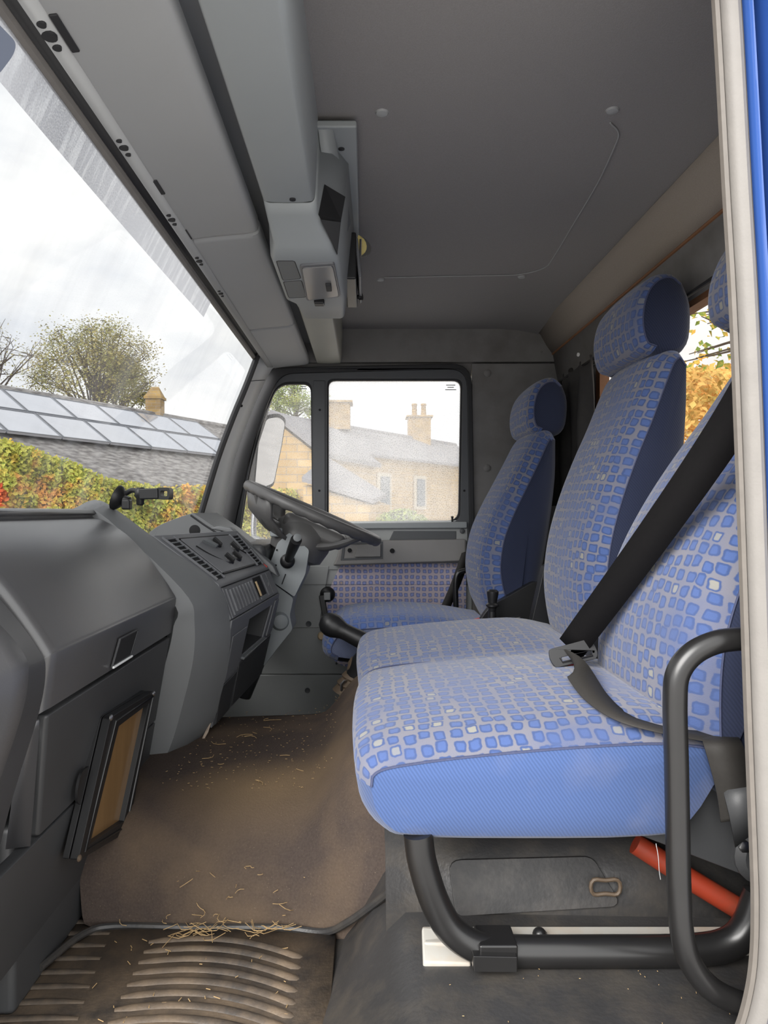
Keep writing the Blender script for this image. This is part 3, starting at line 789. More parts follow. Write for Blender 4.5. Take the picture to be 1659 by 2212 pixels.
tun = mk('tunnel_carpet', *loft(rows), carpet_m, floor, subd=1, smooth=180)
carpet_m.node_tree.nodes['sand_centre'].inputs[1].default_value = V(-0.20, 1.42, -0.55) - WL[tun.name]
# rubber welt where the carpet meets the mat
mk('carpet_welt', *tube(cr([V(-0.50, 1.10, ZFL + 0.02), V(-0.475, 1.20, ZFL + 0.012), V(-0.43, 1.232, ZFL + 0.008), V(-0.3, 1.232, ZFL + 0.006), V(-0.15, 1.228, ZFL + 0.008), V(-0.07, 1.205, ZFL + 0.014), V(-0.03, 1.17, ZFL + 0.05), V(0.01, 1.13, ZFL + 0.10), V(0.045, 1.09, ZFL + 0.15)], 5), 0.006, 8), liner_m, floor)
mk('tunnel_side', *boxg(-0.56, -0.50, 1.02, 1.30, ZFL, -0.45), dash2_m, floor, bevel=0.01)

# --- straw and grit trodden into the carpet and mat
dv, df = [], []
def straw(c, ln, r, ang, up=0.0, bend=0.0):
    global dv, df
    d = Vector((math.cos(ang), math.sin(ang), up))
    s = Vector((-math.sin(ang), math.cos(ang), 0))
    pts = [c + d * (ln * (t - 0.5)) + s * (bend * ln * (4 * t * (1 - t) - 0.5)) for t in (0, 0.33, 0.66, 1)]
    v, f = tube(pts, r, 4)
    k = len(dv); dv += v; df += [tuple(i + k for i in t) for t in f]
rs = random.Random(3)
for i in range(260):
    x = rs.uniform(-0.42, -0.06); y = rs.uniform(1.40, 1.93)
    straw(V(x, y, tunnel_z(x, y) + 0.002), rs.uniform(0.002, 0.005), 0.0005, rs.uniform(0, 6.3))
for i in range(14):
    x = rs.uniform(-0.42, -0.08); y = rs.uniform(1.40, 1.9)
    straw(V(x, y, tunnel_z(x, y) + 0.002), rs.uniform(0.012, 0.045), 0.0007, rs.uniform(0, 6.3), 0, rs.uniform(-0.4, 0.4))
for i in range(26):
    t = rs.random(); x = rs.uniform(-0.42, -0.1)
    straw(V(x, lerp(1.225, 1.255, t), lerp(ZFL + 0.01, -0.62, t)), rs.uniform(0.004, 0.03), 0.0006, rs.uniform(0, 6.3), rs.uniform(-0.5, 0.5), rs.uniform(-0.5, 0.5))
for i in range(34):
    x = rs.gauss(-0.24, 0.06); straw(V(x, rs.uniform(1.19, 1.225), ZFL + 0.010 + rs.uniform(0, 0.012)), rs.uniform(0.015, 0.07), 0.0006, rs.uniform(-0.6, 0.6), rs.uniform(-0.2, 0.2), rs.uniform(-0.6, 0.6))
for i in range(45):
    x = rs.uniform(-0.42, -0.08); straw(V(x, rs.uniform(0.95, 1.2), ZFL + 0.008), rs.uniform(0.003, 0.012), 0.0007, rs.uniform(0, 6.3))
for i in range(80):
    x = rs.uniform(0.1, 0.7); straw(V(x, rs.uniform(0.8, 1.0), ZP + 0.002), rs.uniform(0.0008, 0.003), 0.0004, rs.uniform(0, 6.3))
tag(mk('straw_litter', dv, df, debris_m, smooth=0), 'loose straw and grit scattered over the brown tunnel carpet and mat', 'straw', kind='stuff')

# ================================================================== dashboard (passenger side)
YD0, YD1 = 0.976, 1.615
dash = thing('dashboard', 'black plastic dashboard on the passenger side with glovebox and latch recess', 'dashboard', (-0.6, 1.3, CAMZ - 0.65))
top = cr([(-0.70, -0.03, 0), (-0.655, -0.006, 0), (-0.622, -0.002, 0), (-0.612, -0.014, 0), (-0.590, -0.020, 0), (-0.540, -0.050, 0), (-0.495, -0.096, 0), (-0.455, -0.150, 0), (-0.434, -0.182, 0), (-0.4285, -0.192, 0), (-0.4275, -0.203, 0), (-0.437, -0.272, 0)], 4)
def dsec(prof, y, dx=0, dz=0): return [V(p[0] + dx, y, p[1] + dz) for p in prof]
mk('top_pad', *loft([dsec(top, YD0 + 0.004, -0.03, -0.02), dsec(top, YD0, -0.012, -0.006), dsec(top, YD0 + 0.008, -0.003, -0.001), dsec(top, YD0 + 0.02), dsec(top, (YD0 + YD1) / 2), dsec(top, YD1)]), dash_m, dash, smooth=60)
# ledge line at the back of the pad
mk('pad_ledge', *loft([[V(-0.70, y, 0.0), V(-0.64, y, 0.004), V(-0.618, y, 0.002), V(-0.612, y, -0.004), V(-0.622, y, -0.010)] for y in (0.80, YD1 + 0.02)]), dash_m, dash, solid=0.004)
mk('cowl', *boxg(-0.735, -0.64, 0.80, 1.60, -0.20, -0.14), black_m, dash)
# latch recess: flat near-black plate painted as the pocket's shade
lx = -0.4325
def lat(y, z, d=0.0): return V(-0.428 - (abs(z) - 0.215) * 0.158 + 0.0015 - d, y, z)
lq = [(1.245, -0.222), (1.335, -0.222), (1.315, -0.262), (1.225, -0.262)]
mk('latch_recess', *plate([[lat(y, z) for y, z in ((1.240, -0.219), (1.340, -0.219), (1.318, -0.266), (1.220, -0.266))], [lat(y, z) for y, z in lq]], (0.004, 0, 0)), dash2_m, dash, bevel=0.001)
mk('latch_pocket', *prism([lat(y, z, -0.001) for y, z in lq], (0.002, 0, 0)), hole_m, dash, smooth=0)
mk('latch_lip', *tube([lat(1.221, -0.2655, -0.005), lat(1.318, -0.2655, -0.005)], 0.0022, 6), pillar_m, dash)
# glovebox lid and lower panel, separated by real joints
def face(y0, y1, z0, z1, name, mat, par, proud=0.0, th=0.02, bev=0.006, y0b=None):
    def fx(z): return -0.437 - (abs(z) - 0.275) * 0.172 + proud
    y0b = y0 if y0b is None else y0b
    q = [V(fx(z0), y0, z0), V(fx(z0), y1, z0), V(fx(z1), y1 - 0.0, z1), V(fx(z1), y0b, z1)]
    return mk(name, *prism(q, (-th, 0, 0)), mat, par, bevel=bev, bseg=3)
face(YD0 + 0.012, YD1 - 0.004, -0.281, -0.468, 'glovebox_lid', dash2_m, dash, y0b=YD0 + 0.055)
face(YD0 - 0.12, YD1 - 0.004, -0.472, -0.645, 'lower_panel', dash2_m, dash)
mk('inner_structure', *boxg(-0.74, -0.53, YD0 + 0.01, YD1, -0.63, -0.13), hole_m, dash)
mk('lower_return', *boxg(-0.74, -0.505, YD0 - 0.12, YD1, -0.655, -0.635), dash2_m, dash, bevel=0.01)
# small lid shut-line scratches are texture; lid edge strip facing the door
mk('glovebox_edge', *loft([[V(-0.446, YD0 + 0.004, -0.284), V(-0.452, YD0 + 0.018, -0.30), V(-0.47, YD0 + 0.03, -0.468)], [V(-0.47, YD0 + 0.0, -0.29), V(-0.475, YD0 + 0.01, -0.31), V(-0.50, YD0 + 0.02, -0.468)]]), dash_m, dash, solid=0.004)

# door-side vent pod at the near end
pod = thing('vent_pod', 'rounded black end pod of the dashboard nearest the open door', 'dashboard', (-0.5, 0.9, CAMZ - 0.5))
podp = cr([(-0.66, -0.02, 0), (-0.56, -0.052, 0), (-0.50, -0.098, 0), (-0.46, -0.142, 0), (-0.432, -0.182, 0), (-0.424, -0.205, 0), (-0.432, -0.26, 0), (-0.466, -0.37, 0), (-0.492, -0.468, 0)], 4)
podq = cr([(-0.66, -0.05, 0), (-0.54, -0.075, 0), (-0.475, -0.105, 0), (-0.436, -0.138, 0), (-0.410, -0.170, 0), (-0.404, -0.195, 0), (-0.414, -0.25, 0), (-0.455, -0.37, 0), (-0.485, -0.468, 0)], 4)
mk('pod_body', *loft([dsec(podq, 0.74, -0.05, -0.02), dsec(podq, 0.80, -0.03, -0.01), dsec(podq, 0.835, -0.008, -0.003), dsec(podq, 0.86), dsec(podp, 0.90, -0.004, -0.004), dsec(podp, 0.955, -0.002, -0.004), dsec(podp, 0.966, -0.008, -0.008), dsec(podp, 0.968, -0.03, -0.03)]), dash_m, pod, smooth=60)
mk('worn_patch', *prism([V(-0.434, 0.845, -0.275), V(-0.437, 0.868, -0.27), V(-0.4395, 0.872, -0.295), V(-0.438, 0.85, -0.30)], (0.0008, 0, 0)), metal_m, pod, smooth=0)

# document holder screwed to the glovebox lid
dh = thing('document_holder', 'slim black framed document holder with amber window, screwed to the glovebox', 'document holder', tuple(P(160, 1850, 1.165)))
def dhp(px, py, lift=0.0):
    # plane through the three measured corners
    a, b_, c_ = P(222, 1548, 1.215), P(320, 1490, 1.452), P(158, 1852, 1.135)
    n = (b_ - a).cross(c_ - a).normalized()
    if n.x < 0: n = -n
    ray = Vector(((px - VPX) / FPX, 1, (VPY - py) / FPX)); o = Vector((0, 0, CAMZ))
    t = (a - o).dot(n) / ray.dot(n)
    return o + ray * t + n * lift, n
_, dn = dhp(200, 1700)
outer = [dhp(*q)[0] for q in rpoly([(222, 1548), (320, 1490), (262, 1794), (150, 1858)], 6, 3)]
inner = [dhp(*q)[0] for q in ((240, 1567), (307, 1518), (252, 1772), (176, 1822))]
mk('frame', *plate([outer, inner], dn * 0.014), black_m, dh, bevel=0.003)
rim1 = [dhp(*q, 0.014)[0] for q in ((231, 1556), (314, 1504), (257, 1783), (166, 1836))]
mk('frame_bead', *tube(rim1, 0.0028, 8, closed=True), tubeblk_m, dh)
mk('backing', *prism([p + dn * -0.012 for p in outer], dn * 0.010), black_m, dh, bevel=0.002)
amber, N_, L_, b_, o_ = newmat('amber_card')
tc_ = N_.new('ShaderNodeTexCoord'); mp_ = N_.new('ShaderNodeMapping'); mp_.inputs['Scale'].default_value = (20, 20, 2)
n_ = N_.new('ShaderNodeTexNoise'); n_.inputs['Scale'].default_value = 3; n_.inputs['Detail'].default_value = 5
r_ = N_.new('ShaderNodeValToRGB'); r_.color_ramp.elements[0].color = (0.16, 0.085, 0.03, 1); r_.color_ramp.elements[1].color = (0.30, 0.175, 0.07, 1)
L_.new(tc_.outputs['Object'], mp_.inputs[0]); L_.new(mp_.outputs[0], n_.inputs['Vector']); L_.new(n_.outputs['Fac'], r_.inputs[0]); L_.new(r_.outputs[0], b_.inputs['Base Color'])
b_.inputs['Roughness'].default_value = 0.3; b_.inputs['Coat Weight'].default_value = 0.5
mk('card', *prism([p + dn * 0.001 for p in inner], dn * 0.003), amber, dh, smooth=0)
mk('thumb_tab', *prism([dhp(*q, -0.002)[0] for q in cr([(190, 1655, 0), (175, 1668, 0), (166, 1700, 0), (165, 1730, 0), (172, 1738, 0)], 4) for q in [(q[0], q[1])]], dn * 0.004), black_m, dh, bevel=0.001)
for q in ((222, 1549), (317, 1497), (152, 1852)):
    mk('screw', *lathe(dhp(*q, 0.013)[0], dn, [(0.0055, 0), (0.0055, 0.002), (0.003, 0.004)], 10), chrome_m if q[0] > 200 else gaiter_m, dh)

# ================================================================== centre console
con = thing('centre_console', 'grey centre console with heater controls, vents and open storage pocket', 'console', tuple(P(440, 1600, 1.75)))
I_ = [(120, 1112), (180, 1120), (295, 1230), (380, 1311), (375, 1352), (366, 1400), (338, 1500), (310, 1605), (292, 1700), (281, 1757)]
M_ = [(165, 1096), (212, 1106), (320, 1200), (408, 1292), (420, 1345), (418, 1420), (398, 1510), (365, 1620), (318, 1705), (300, 1757)]
O_ = [(205, 1079), (240, 1093), (352, 1176), (470, 1263), (497, 1345), (493, 1430), (476, 1505), (452, 1572), (345, 1690), (330, 1745)]
yI = [1.615] * 10; yM = [1.628] * 10; yO = [1.735] * 10
lI = cr([P(x, y, d) for (x, y), d in zip(I_, yI)], 4); lM = cr([P(x, y, d) for (x, y), d in zip(M_, yM)], 4); lO = cr([P(x, y, d) for (x, y), d in zip(O_, yO)], 4)
lMM = [lerp(a, b, 0.55) + Vector((0.004, -0.008, 0.003)) for a, b in zip(lM, lO)]
mk('side_panel', *loft([[p + Vector((-0.02, 0.03, -0.01)) for p in lI], lI, lM, lMM, lO]), console_m, con, smooth=28)
# hood running forward from the peak
pk = [P(215, 1080, 1.72), P(205, 1079, 1.735)]
mk('hood', *loft([[P(120, 1112, 1.615), P(165, 1096, 1.64), P(205, 1079, 1.735), P(240, 1093, 1.735)],
                  [V(-0.70, 1.615, -0.02), V(-0.70, 1.64, -0.01), V(-0.70, 1.735, -0.01), V(-0.70, 1.76, -0.03)]]), console_m, con, smooth=60)
# driver-facing surfaces: heater plate, switch row, pocket face
A1, A2 = P(330, 1159, 1.737), P(512, 1148, 2.13)
B1, B2 = P(470, 1264, 1.735), P(577, 1226, 2.13)
C1, C2 = P(497, 1340, 1.735), P(600, 1280, 2.13)
D1, D2 = P(452, 1572, 1.735), P(560, 1456, 2.13)
def quadmap(a, b, c, d):
    """(s,t) on a quad: a=(0,0) b=(1,0) c=(1,1) d=(0,1); returns fn(s,t,lift)"""
    n = (b - a).cross(d - a).normalized()
    if n.x < 0: n = -n
    def fn(s, t, l=0.0):
        return a * (1 - s) * (1 - t) + b * s * (1 - t) + c * s * t + d * (1 - s) * t + n * l
    return fn, n
def qplate(fn, pts, th, name, mat, par, l=0.0, bev=0.0, n=None, sm=40):
    base = [fn(s, t, l) for s, t in pts]; topp = [fn(s, t, l + th) for s, t in pts]
    k = len(pts)
    tri = tessellate_polygon([[Vector((s, t, 0)) for s, t in pts]])
    f = [tuple(x) for x in tri] + [tuple(i + k for i in reversed(x)) for x in tri] + [(i, (i + 1) % k, (i + 1) % k + k, i + k) for i in range(k)]
    return mk(name, base + topp, f, mat, par, bevel=bev, smooth=sm)
hm, hn = quadmap(A1, A2, B2, B1)
sq = [(0, 0), (1, 0), (1, 1), (0, 1)]
mk('heater_surround', *loft([[V(-0.70, 1.735, -0.12), A1, lerp(A1, B1, 0.5), lerp(A1, B1, 0.96), B1, lerp(B1, C1, 0.06), lerp(B1, C1, 0.5), C1], [V(-0.70, 2.13, -0.12), A2, lerp(A2, B2, 0.5), lerp(A2, B2, 0.96), B2, lerp(B2, C2, 0.06), lerp(B2, C2, 0.5), C2]]), consface_m, con, solid=0.006, bevel=0.003)
sqr = lambda s0, t0, s1, t1: [(s0, t0), (s1, t0), (s1, t1), (s0, t1)]
plate_o = qplate(hm, sqr(0.20, 0.12, 0.80, 0.86), 0.004, 'heater_plate', consface_m, con, 0.003, 0.0015)
qplate(hm, sqr(0.195, 0.105, 0.805, 0.118), 0.006, 'plate_edge', black_m, con, 0.001)
qplate(hm, sqr(0.21, 0.865, 0.80, 0.88), 0.006, 'plate_edge', black_m, con, 0.001)
# left and right louvred vents
for (s0, s1, t0, t1, n) in ((0.045, 0.15, 0.08, 0.93, 11), (0.83, 0.93, 0.12, 0.48, 5), (0.83, 0.93, 0.54, 0.90, 5)):
    qplate(hm, sqr(s0, t0, s1, t1), 0.001, 'vent_cavity', hole_m, con, 0.0035)
    vf = qplate(hm, sqr(s0 - 0.012, t0 - 0.015, s0, t1 + 0.015), 0.006, 'vent_frame', consface_m, con, 0.003, 0.001)
    qplate(hm, sqr(s1, t0 - 0.015, s1 + 0.012, t1 + 0.015), 0.006, 'vent_frame', consface_m, con, 0.003, 0.001)
    for k in range(n):
        t = lerp(t0, t1, (k + 0.5) / n)
        qplate(hm, [(s0, t - 0.012), (s1, t - 0.022), (s1, t - 0.008), (s0, t + 0.004)], 0.005, 'vent_louvre', grey_m if k % 3 else consface_m, con, 0.003)
# rotary / slider controls
def knob(s, t, r, name='control_knob'):
    c = hm(s, t, 0.0065)
    ax = hn
    o = mk(name, *lathe(c, ax, [(r * 1.05, 0), (r, 0.003), (r * 0.9, 0.007), (r * 0.5, 0.009)], 18), black_m, con)
    dr = (hm(s, t + 0.1) - hm(s, t)).normalized(); sd = ax.cross(dr)
    mk('knob_grip', *obox(c + ax * 0.010, dr, sd, ax, r * 0.85, r * 0.2, 0.005), black_m, o, bevel=0.002)
for s, t in ((0.52, 0.30), (0.70, 0.44), (0.46, 0.66), (0.60, 0.64)): knob(s, t, 0.017)
qplate(hm, [(0.37, 0.22), (0.43, 0.22), (0.49, 0.38), (0.45, 0.40)], 0.012, 'slider_lever', grey_m, con, 0.006, 0.003)
arc = [hm(lerp(0.26, 0.42, u), lerp(0.30, 0.74, u) - 0.06 * math.sin(u * math.pi) * 0, 0.008) + (hm(0.3, 0.5) - hm(0.31, 0.5)).normalized() * (0.012 * math.sin(u * math.pi)) for u in [i / 10 for i in range(11)]]
mk('slider_slot', *tube(arc, 0.0024, 6), hole_m, con)
mk('slider_slot', *tube([hm(lerp(0.74, 0.80, u), lerp(0.46, 0.60, u), 0.008) for u in (0, 0.5, 1)], 0.002, 6), hole_m, con)
# switch row
sm_, sn = quadmap(B1, B2, C2, C1)
qplate(sm_, sqr(0.02, 0.12, 0.98, 0.98), 0.003, 'switch_strip', consface_m, con, 0.003, 0.001)
qplate(sm_, sqr(0.02, 0.08, 0.98, 0.11), 0.004, 'switch_joint', hole_m, con, 0.002)
ash = qplate(sm_, sqr(0.05, 0.17, 0.53, 0.93), 0.005, 'ashtray_lid', consface_m, con, 0.005, 0.001)
for k in range(8):
    s = lerp(0.09, 0.49, k / 7)
    qplate(sm_, sqr(s - 0.010, 0.22, s + 0.012, 0.86), 0.006, 'lid_rib', consface_m, ash, 0.009, 0.0012)
qplate(sm_, sqr(0.57, 0.17, 0.72, 0.90), 0.002, 'switch_well', hole_m, con, 0.0055)
qplate(sm_, sqr(0.57, 0.82, 0.72, 0.92), 0.006, 'switch_well_lip', grey_m, con, 0.005, 0.001)
qplate(sm_, sqr(0.585, 0.30, 0.60, 0.80), 0.006, 'switch_contact', ivory_m, con, 0.005)
for s0 in (0.75, 0.85):
    qplate(sm_, sqr(s0, 0.16, s0 + 0.085, 0.92), 0.004, 'blank_switch', consface_m, con, 0.005, 0.001)
mk('switch_icon', *tube([sm_(0.80, 0.40, 0.010), sm_(0.815, 0.5, 0.010), sm_(0.80, 0.62, 0.010)], 0.0012, 5), grey_m, con)
# pocket face
pm, pn = quadmap(C1, C2, D2, D1)
po = [(0, 0), (1, 0), (1, 1), (0, 1)]
ph = [(0.36, 0.10), (0.86, 0.10), (0.80, 0.46), (0.34, 0.47)]
def qplate_h(fn, outer, hole, th, name, mat, par, bev=0.0):
    loops = [outer, hole]
    flat = [q for l in loops for q in l]; n = len(flat)
    tri = tessellate_polygon([[Vector((s, t, 0)) for s, t in l] for l in loops])
    v = [fn(s, t) for s, t in flat] + [fn(s, t, th) for s, t in flat]
    f = [tuple(t) for t in tri] + [tuple(i + n for i in reversed(t)) for t in tri]
    k = 0
    for l in loops:
        m = len(l); f += [(k + i, k + (i + 1) % m, k + (i + 1) % m + n, k + i + n) for i in range(m)]; k += m
    return mk(name, v, f, mat, par, bevel=bev)
qplate_h(pm, po, ph, 0.006, 'pocket_face', consface_m, con, 0.002)
pin = [pm(s, t) for s, t in ph]; pback = [pm(s, t, -0.12) for s, t in ph]
mk('storage_pocket', *loft([pin + [], pback], closed=True), dash2_m, con, smooth=0)
mk('pocket_back', pback, [(0, 1, 2, 3)], hole_m, con)
for (pts) in ([(0.335, 0.475), (0.83, 0.465), (0.83, 0.485), (0.335, 0.505)],):
    qplate(pm, pts, 0.012, 'pocket_lip', grey_m, con, 0.004, 0.003)
qplate(pm, [(0.05, 0.16), (0.32, 0.15), (0.29, 0.56), (0.06, 0.58)], 0.004, 'blank_panel', consface_m, con, 0.006, 0.002)
qplate(pm, [(0.30, 0.53), (0.98, 0.49), (0.97, 0.97), (0.32, 0.97)], 0.004, 'lower_tray_lid', dash2_m, con, 0.006, 0.002)
qplate(pm, [(0.02, 0.62), (0.28, 0.60), (0.28, 0.98), (0.04, 0.99)], 0.004, 'lower_cover', dash2_m, con, 0.006, 0.002)
qplate(pm, [(0.90, 0.06), (0.985, 0.06), (0.985, 0.46), (0.86, 0.47)], 0.004, 'blank_panel', consface_m, con, 0.006, 0.002)
mk('console_core', *loft([[V(-0.72, y, -0.15), A + Vector((-0.03, 0, -0.03)), B + Vector((-0.14, 0, -0.03)), C + Vector((-0.15, 0, 0)), D + Vector((-0.10, 0, 0.03)), V(-0.72, y, -0.55)] for y, A, B, C, D in ((1.74, A1, B1, C1, D1), (2.125, A2, B2, C2, D2))], closed=True, caps=True), hole_m, con, smooth=0)
mk('console_far_side', *prism([A2, B2, C2, D2, V(-0.72, 2.13, -0.5), V(-0.72, 2.13, -0.15)], (0, 0.01, 0)), dash2_m, con)
# broken lower edge of the side panel
chip_m = simple('chipped_edge', (0.40, 0.32, 0.25), 0.8, var=0.5, vscale=60)
mk('chipped_edge', *tube([P(455, 1562, 1.728), P(447, 1580, 1.724), P(438, 1598, 1.72), P(426, 1612, 1.718), P(415, 1618, 1.716), P(398, 1634, 1.714), P(380, 1652, 1.712), P(362, 1666, 1.712)], [0.001, 0.004, 0.003, 0.005, 0.0055, 0.002, 0.002, 0.001], 6), chip_m, con)

# ================================================================== instrument binnacle beyond the console
bin_ = thing('instrument_binnacle', 'grey instrument hood behind the heater controls, beside the steering wheel', 'instrument panel', tuple(P(470, 1240, 2.3)))
hp = cr([(322, 1150, 0), (350, 1132, 0), (410, 1110, 0), (425, 1113, 0), (475, 1146, 0)], 4)
hpp = [(p.x, p.y) for p in hp] + [(590, 1232), (560, 1260), (330, 1190)]
mk('hood', *prism([P(x, y, 2.14) for x, y in hpp], (0.0, 0.34, 0)), console_m, bin_, bevel=0.006, bseg=3)
mk('hood_seam', *tube([P(412, 1113, 2.139), P(440, 1133, 2.139), P(476, 1156, 2.139)], 0.003, 6), rubber_m, bin_)
mk('hood_hole', *lathe(P(421, 1146, 2.142), (0, -1, 0), [(0.017, -0.002), (0.017, 0.002), (0.012, 0.003)], 18), hole_m, bin_)
rim = [(452, 1142), (470, 1136), (498, 1140), (590, 1222), (602, 1248), (584, 1236), (490, 1150)]
mk('switch_rail', *prism([P(x, y, 2.135) for x, y in rim], (0, 0.05, 0)), console_m, bin_, bevel=0.005)
for (x, y) in ((524, 1182), (546, 1202)):
    mk('rail_switch', *obox(P(x, y, 2.125), Vector((0.75, 0, -0.66)), Vector((0, 1, 0)), Vector((0.66, 0, 0.75)), 0.014, 0.010, 0.0045), chrome_m, bin_, bevel=0.002)
mk('warning_tab', *obox(P(570, 1220, 2.125), Vector((0.75, 0, -0.66)), Vector((0, 1, 0)), Vector((0.66, 0, 0.75)), 0.012, 0.008, 0.003), red_m, bin_, bevel=0.001)
mk('cluster_body', *boxg(-0.56, -0.30, 2.16, 2.62, -0.30, -0.10), dash2_m, bin_, bevel=0.02)
mk('outer_dash', *prism([P(x, y, 2.48) for x, y in ((470, 1140), (500, 1150), (600, 1226), (600, 1300), (440, 1300), (440, 1150))], (0, 0.20, 0)), dash2_m, bin_, bevel=0.006)

# phone holder stuck to the windscreen
ph_ = thing('phone_holder', 'black suction cup phone holder on the windscreen above the console', 'phone holder', tuple(P(270, 1100, 1.70)))
ax = Vector((-0.93, 0.05, 0.36))
c0 = P(266, 1080, 1.71)
mk('suction_cup', *lathe(c0 + ax * 0.012, -ax, [(0.031, -0.006), (0.030, 0.0), (0.020, 0.010), (0.013, 0.014), (0.013, 0.026), (0.006, 0.028)], 24), black_m, ph_)
mk('clamp_lever', *obox(P(274, 1090, 1.70), Vector((1, 0, 0)), Vector((0, 1, 0)), Vector((0, 0, 1)), 0.010, 0.012, 0.012), black_m, ph_, bevel=0.004)
mk('arm', *tube(cr([P(272, 1066, 1.70), P(285, 1059, 1.69), P(300, 1062, 1.68), P(308, 1066, 1.68)], 4), 0.006, 10), black_m, ph_)
mk('ball_joint', *lathe(P(303, 1092, 1.68), (0, 0, 1), [(0.006, 0), (0.009, 0.004), (0.009, 0.016), (0.013, 0.022), (0.013, 0.036), (0.008, 0.042)], 16), black_m, ph_)
mk('cradle_core', *obox(P(325, 1067, 1.68), Vector((1, 0, 0.03)), Vector((0, 1, 0)), Vector((-0.03, 0, 1)), 0.022, 0.016, 0.0125), black_m, ph_, bevel=0.003)
mk('cradle_grip', *plate([[P(x, y, 1.668) for x, y in rrect(338, 1053, 366, 1079, 5, 3)], [P(x, y, 1.668) for x, y in rrect(346, 1060, 361, 1072, 3, 3)]], (0, 0.034, 0)), black_m, ph_, bevel=0.002)

# ================================================================== steering wheel and column
YW = 2.33
dirv = Vector((0.917, 0, -0.399)); nrm = Vector((-0.399, 0, -0.917))     # in the wheel plane / down the column
WC = P(676, 1108, YW)
R = 0.226
stw = thing('steering_wheel', 'large dark grey steering wheel with grooved rim, seen edge on', 'steering wheel', tuple(WC + nrm * 0.12))
def rimpt(a, r=R, d=0.0): return WC + dirv * (math.cos(a) * r) + Vector((0, 1, 0)) * (math.sin(a) * r) + nrm * d
NR = 96
secs = []
for i in range(NR):
    a = 2 * math.pi * i / NR
    rad = dirv * math.cos(a) + Vector((0, 1, 0)) * math.sin(a)
    sec = []
    for k in range(12):
        b = 2 * math.pi * k / 12
        rr = 0.0165
        lo = math.sin(b) > 0.3
        w = 0.0022 * math.cos(a * 30) if lo else 0
        sec.append(rimpt(a) + rad * (math.cos(b) * 0.015) + nrm * (math.sin(b) * (rr + w)))
    secs.append(sec)
v, f = loft(secs + [secs[0]], True)
n = NR * 12
mk('rim', v[:n], [tuple(i % n for i in t) for t in f], wheel_m, stw, smooth=60)
hubc = WC + nrm * 0.085 + dirv * -0.01
# two broad spoke pairs curving from the rim down to the hub
for a in (math.radians(180 - 38), math.radians(180 + 38), math.radians(38), math.radians(-38)):
    fwd = math.cos(a) < 0
    e = rimpt(a, R - 0.004, 0.004)
    h = hubc + (dirv * math.cos(a) + Vector((0, 1, 0)) * math.sin(a)) * 0.055
    m1 = lerp(e, h, 0.35) + nrm * (0.038 if fwd else 0.02); m2 = lerp(e, h, 0.72) + nrm * 0.022
    mk('spoke', *tube(cr([e, m1, m2, h], 5), [0.016] * 4 + [0.020] * 4 + [0.024] * 4 + [0.028] * 4, 10, flat=0.6), wheel_m, stw)
# deep shell between the front spokes (the big curved flank under the rim)
def shell(side):
    o1 = [rimpt(math.radians(x), R * 0.99, 0.008) for x in (180, 205 if side < 0 else 155, 230 if side < 0 else 130)]
mk('front_shell', *loft([
    cr([rimpt(math.radians(x), R * 0.985, 0.006) for x in (238, 209, 180, 151, 122)], 4),
    cr([rimpt(math.radians(x), R * 0.86, 0.062) for x in (240, 210, 180, 150, 120)], 4),
    cr([rimpt(math.radians(x), R * 0.56, 0.098) for x in (246, 213, 180, 147, 114)], 4),
    cr([rimpt(math.radians(x), R * 0.30, 0.112) for x in (255, 217, 180, 143, 105)], 4)]), wheel_m, stw, solid=0.012, smooth=80)
mk('hub', *lathe(WC + nrm * 0.03 + dirv * 0.0, nrm, [(0.03, 0.0), (0.075, 0.006), (0.095, 0.03), (0.098, 0.07), (0.088, 0.115), (0.06, 0.13)], 28), wheel_m, stw)
mk('hub_pad', *obox(WC + nrm * 0.05 + dirv * 0.03, dirv, Vector((0, 1, 0)), nrm, 0.105, 0.075, 0.026), wheel_m, stw, bevel=0.02, bseg=4)

colm = thing('steering_column', 'grey steering column shroud with black stalk below the wheel', 'steering column', tuple(P(590, 1420, 2.3)))
cpts = [(600, 1172), (625, 1150), (668, 1188), (660, 1240), (636, 1290), (586, 1255), (578, 1230)]
mk('upper_shroud', *prism([P(x, y, 2.235) for x, y in rpoly(cpts, 5, 3)], (0, 0.17, 0)), column_m, colm, bevel=0.008, bseg=3)
mk('shroud_split', *tube([P(617, 1240, 2.232), P(609, 1262, 2.232)], 0.0018, 6), rubber_m, colm)
mk('lower_shroud', *prism([P(x, y, 2.25) for x, y in rpoly([(588, 1258), (634, 1292), (626, 1330), (632, 1360), (600, 1400), (570, 1440), (545, 1430), (560, 1360), (580, 1300)], 6, 3)], (0, 0.14, 0)), column_m, colm, bevel=0.008, bseg=3)
mk('knee_bulge', *lathe(P(606, 1342, 2.25), (0.2, -1, 0), [(0.03, -0.03), (0.030, 0.0), (0.022, 0.012), (0.008, 0.016)], 20), column_m, colm)
mk('column_tube', *tube([P(640, 1195, 2.33), P(570, 1380, 2.34), P(520, 1500, 2.35)], 0.035, 16), dash2_m, colm)
lk = mk('stalk_socket', *lathe(P(621, 1212, 2.235), (0.10, -1, 0.05), [(0.023, 0), (0.023, 0.012), (0.018, 0.016), (0.018, 0.024), (0.013, 0.028)], 20), black_m, colm)
mk('stalk', *tube([P(623, 1208, 2.215), P(632, 1185, 2.16), P(640, 1166, 2.11)], [0.013, 0.016, 0.017], 14), black_m, colm)
mk('stalk_button', *lathe(P(642, 1162, 2.105), (0.15, -1, 0.3), [(0.012, 0), (0.012, 0.004), (0.007, 0.006)], 16), grey_m, colm)
for (x, y) in ((598, 1188), (596, 1221), (582, 1219)):
    mk('screw', *lathe(P(x, y, 2.234), (0, -1, 0), [(0.003, 0), (0.003, 0.0015), (0.0015, 0.002)], 8), hole_m, colm)
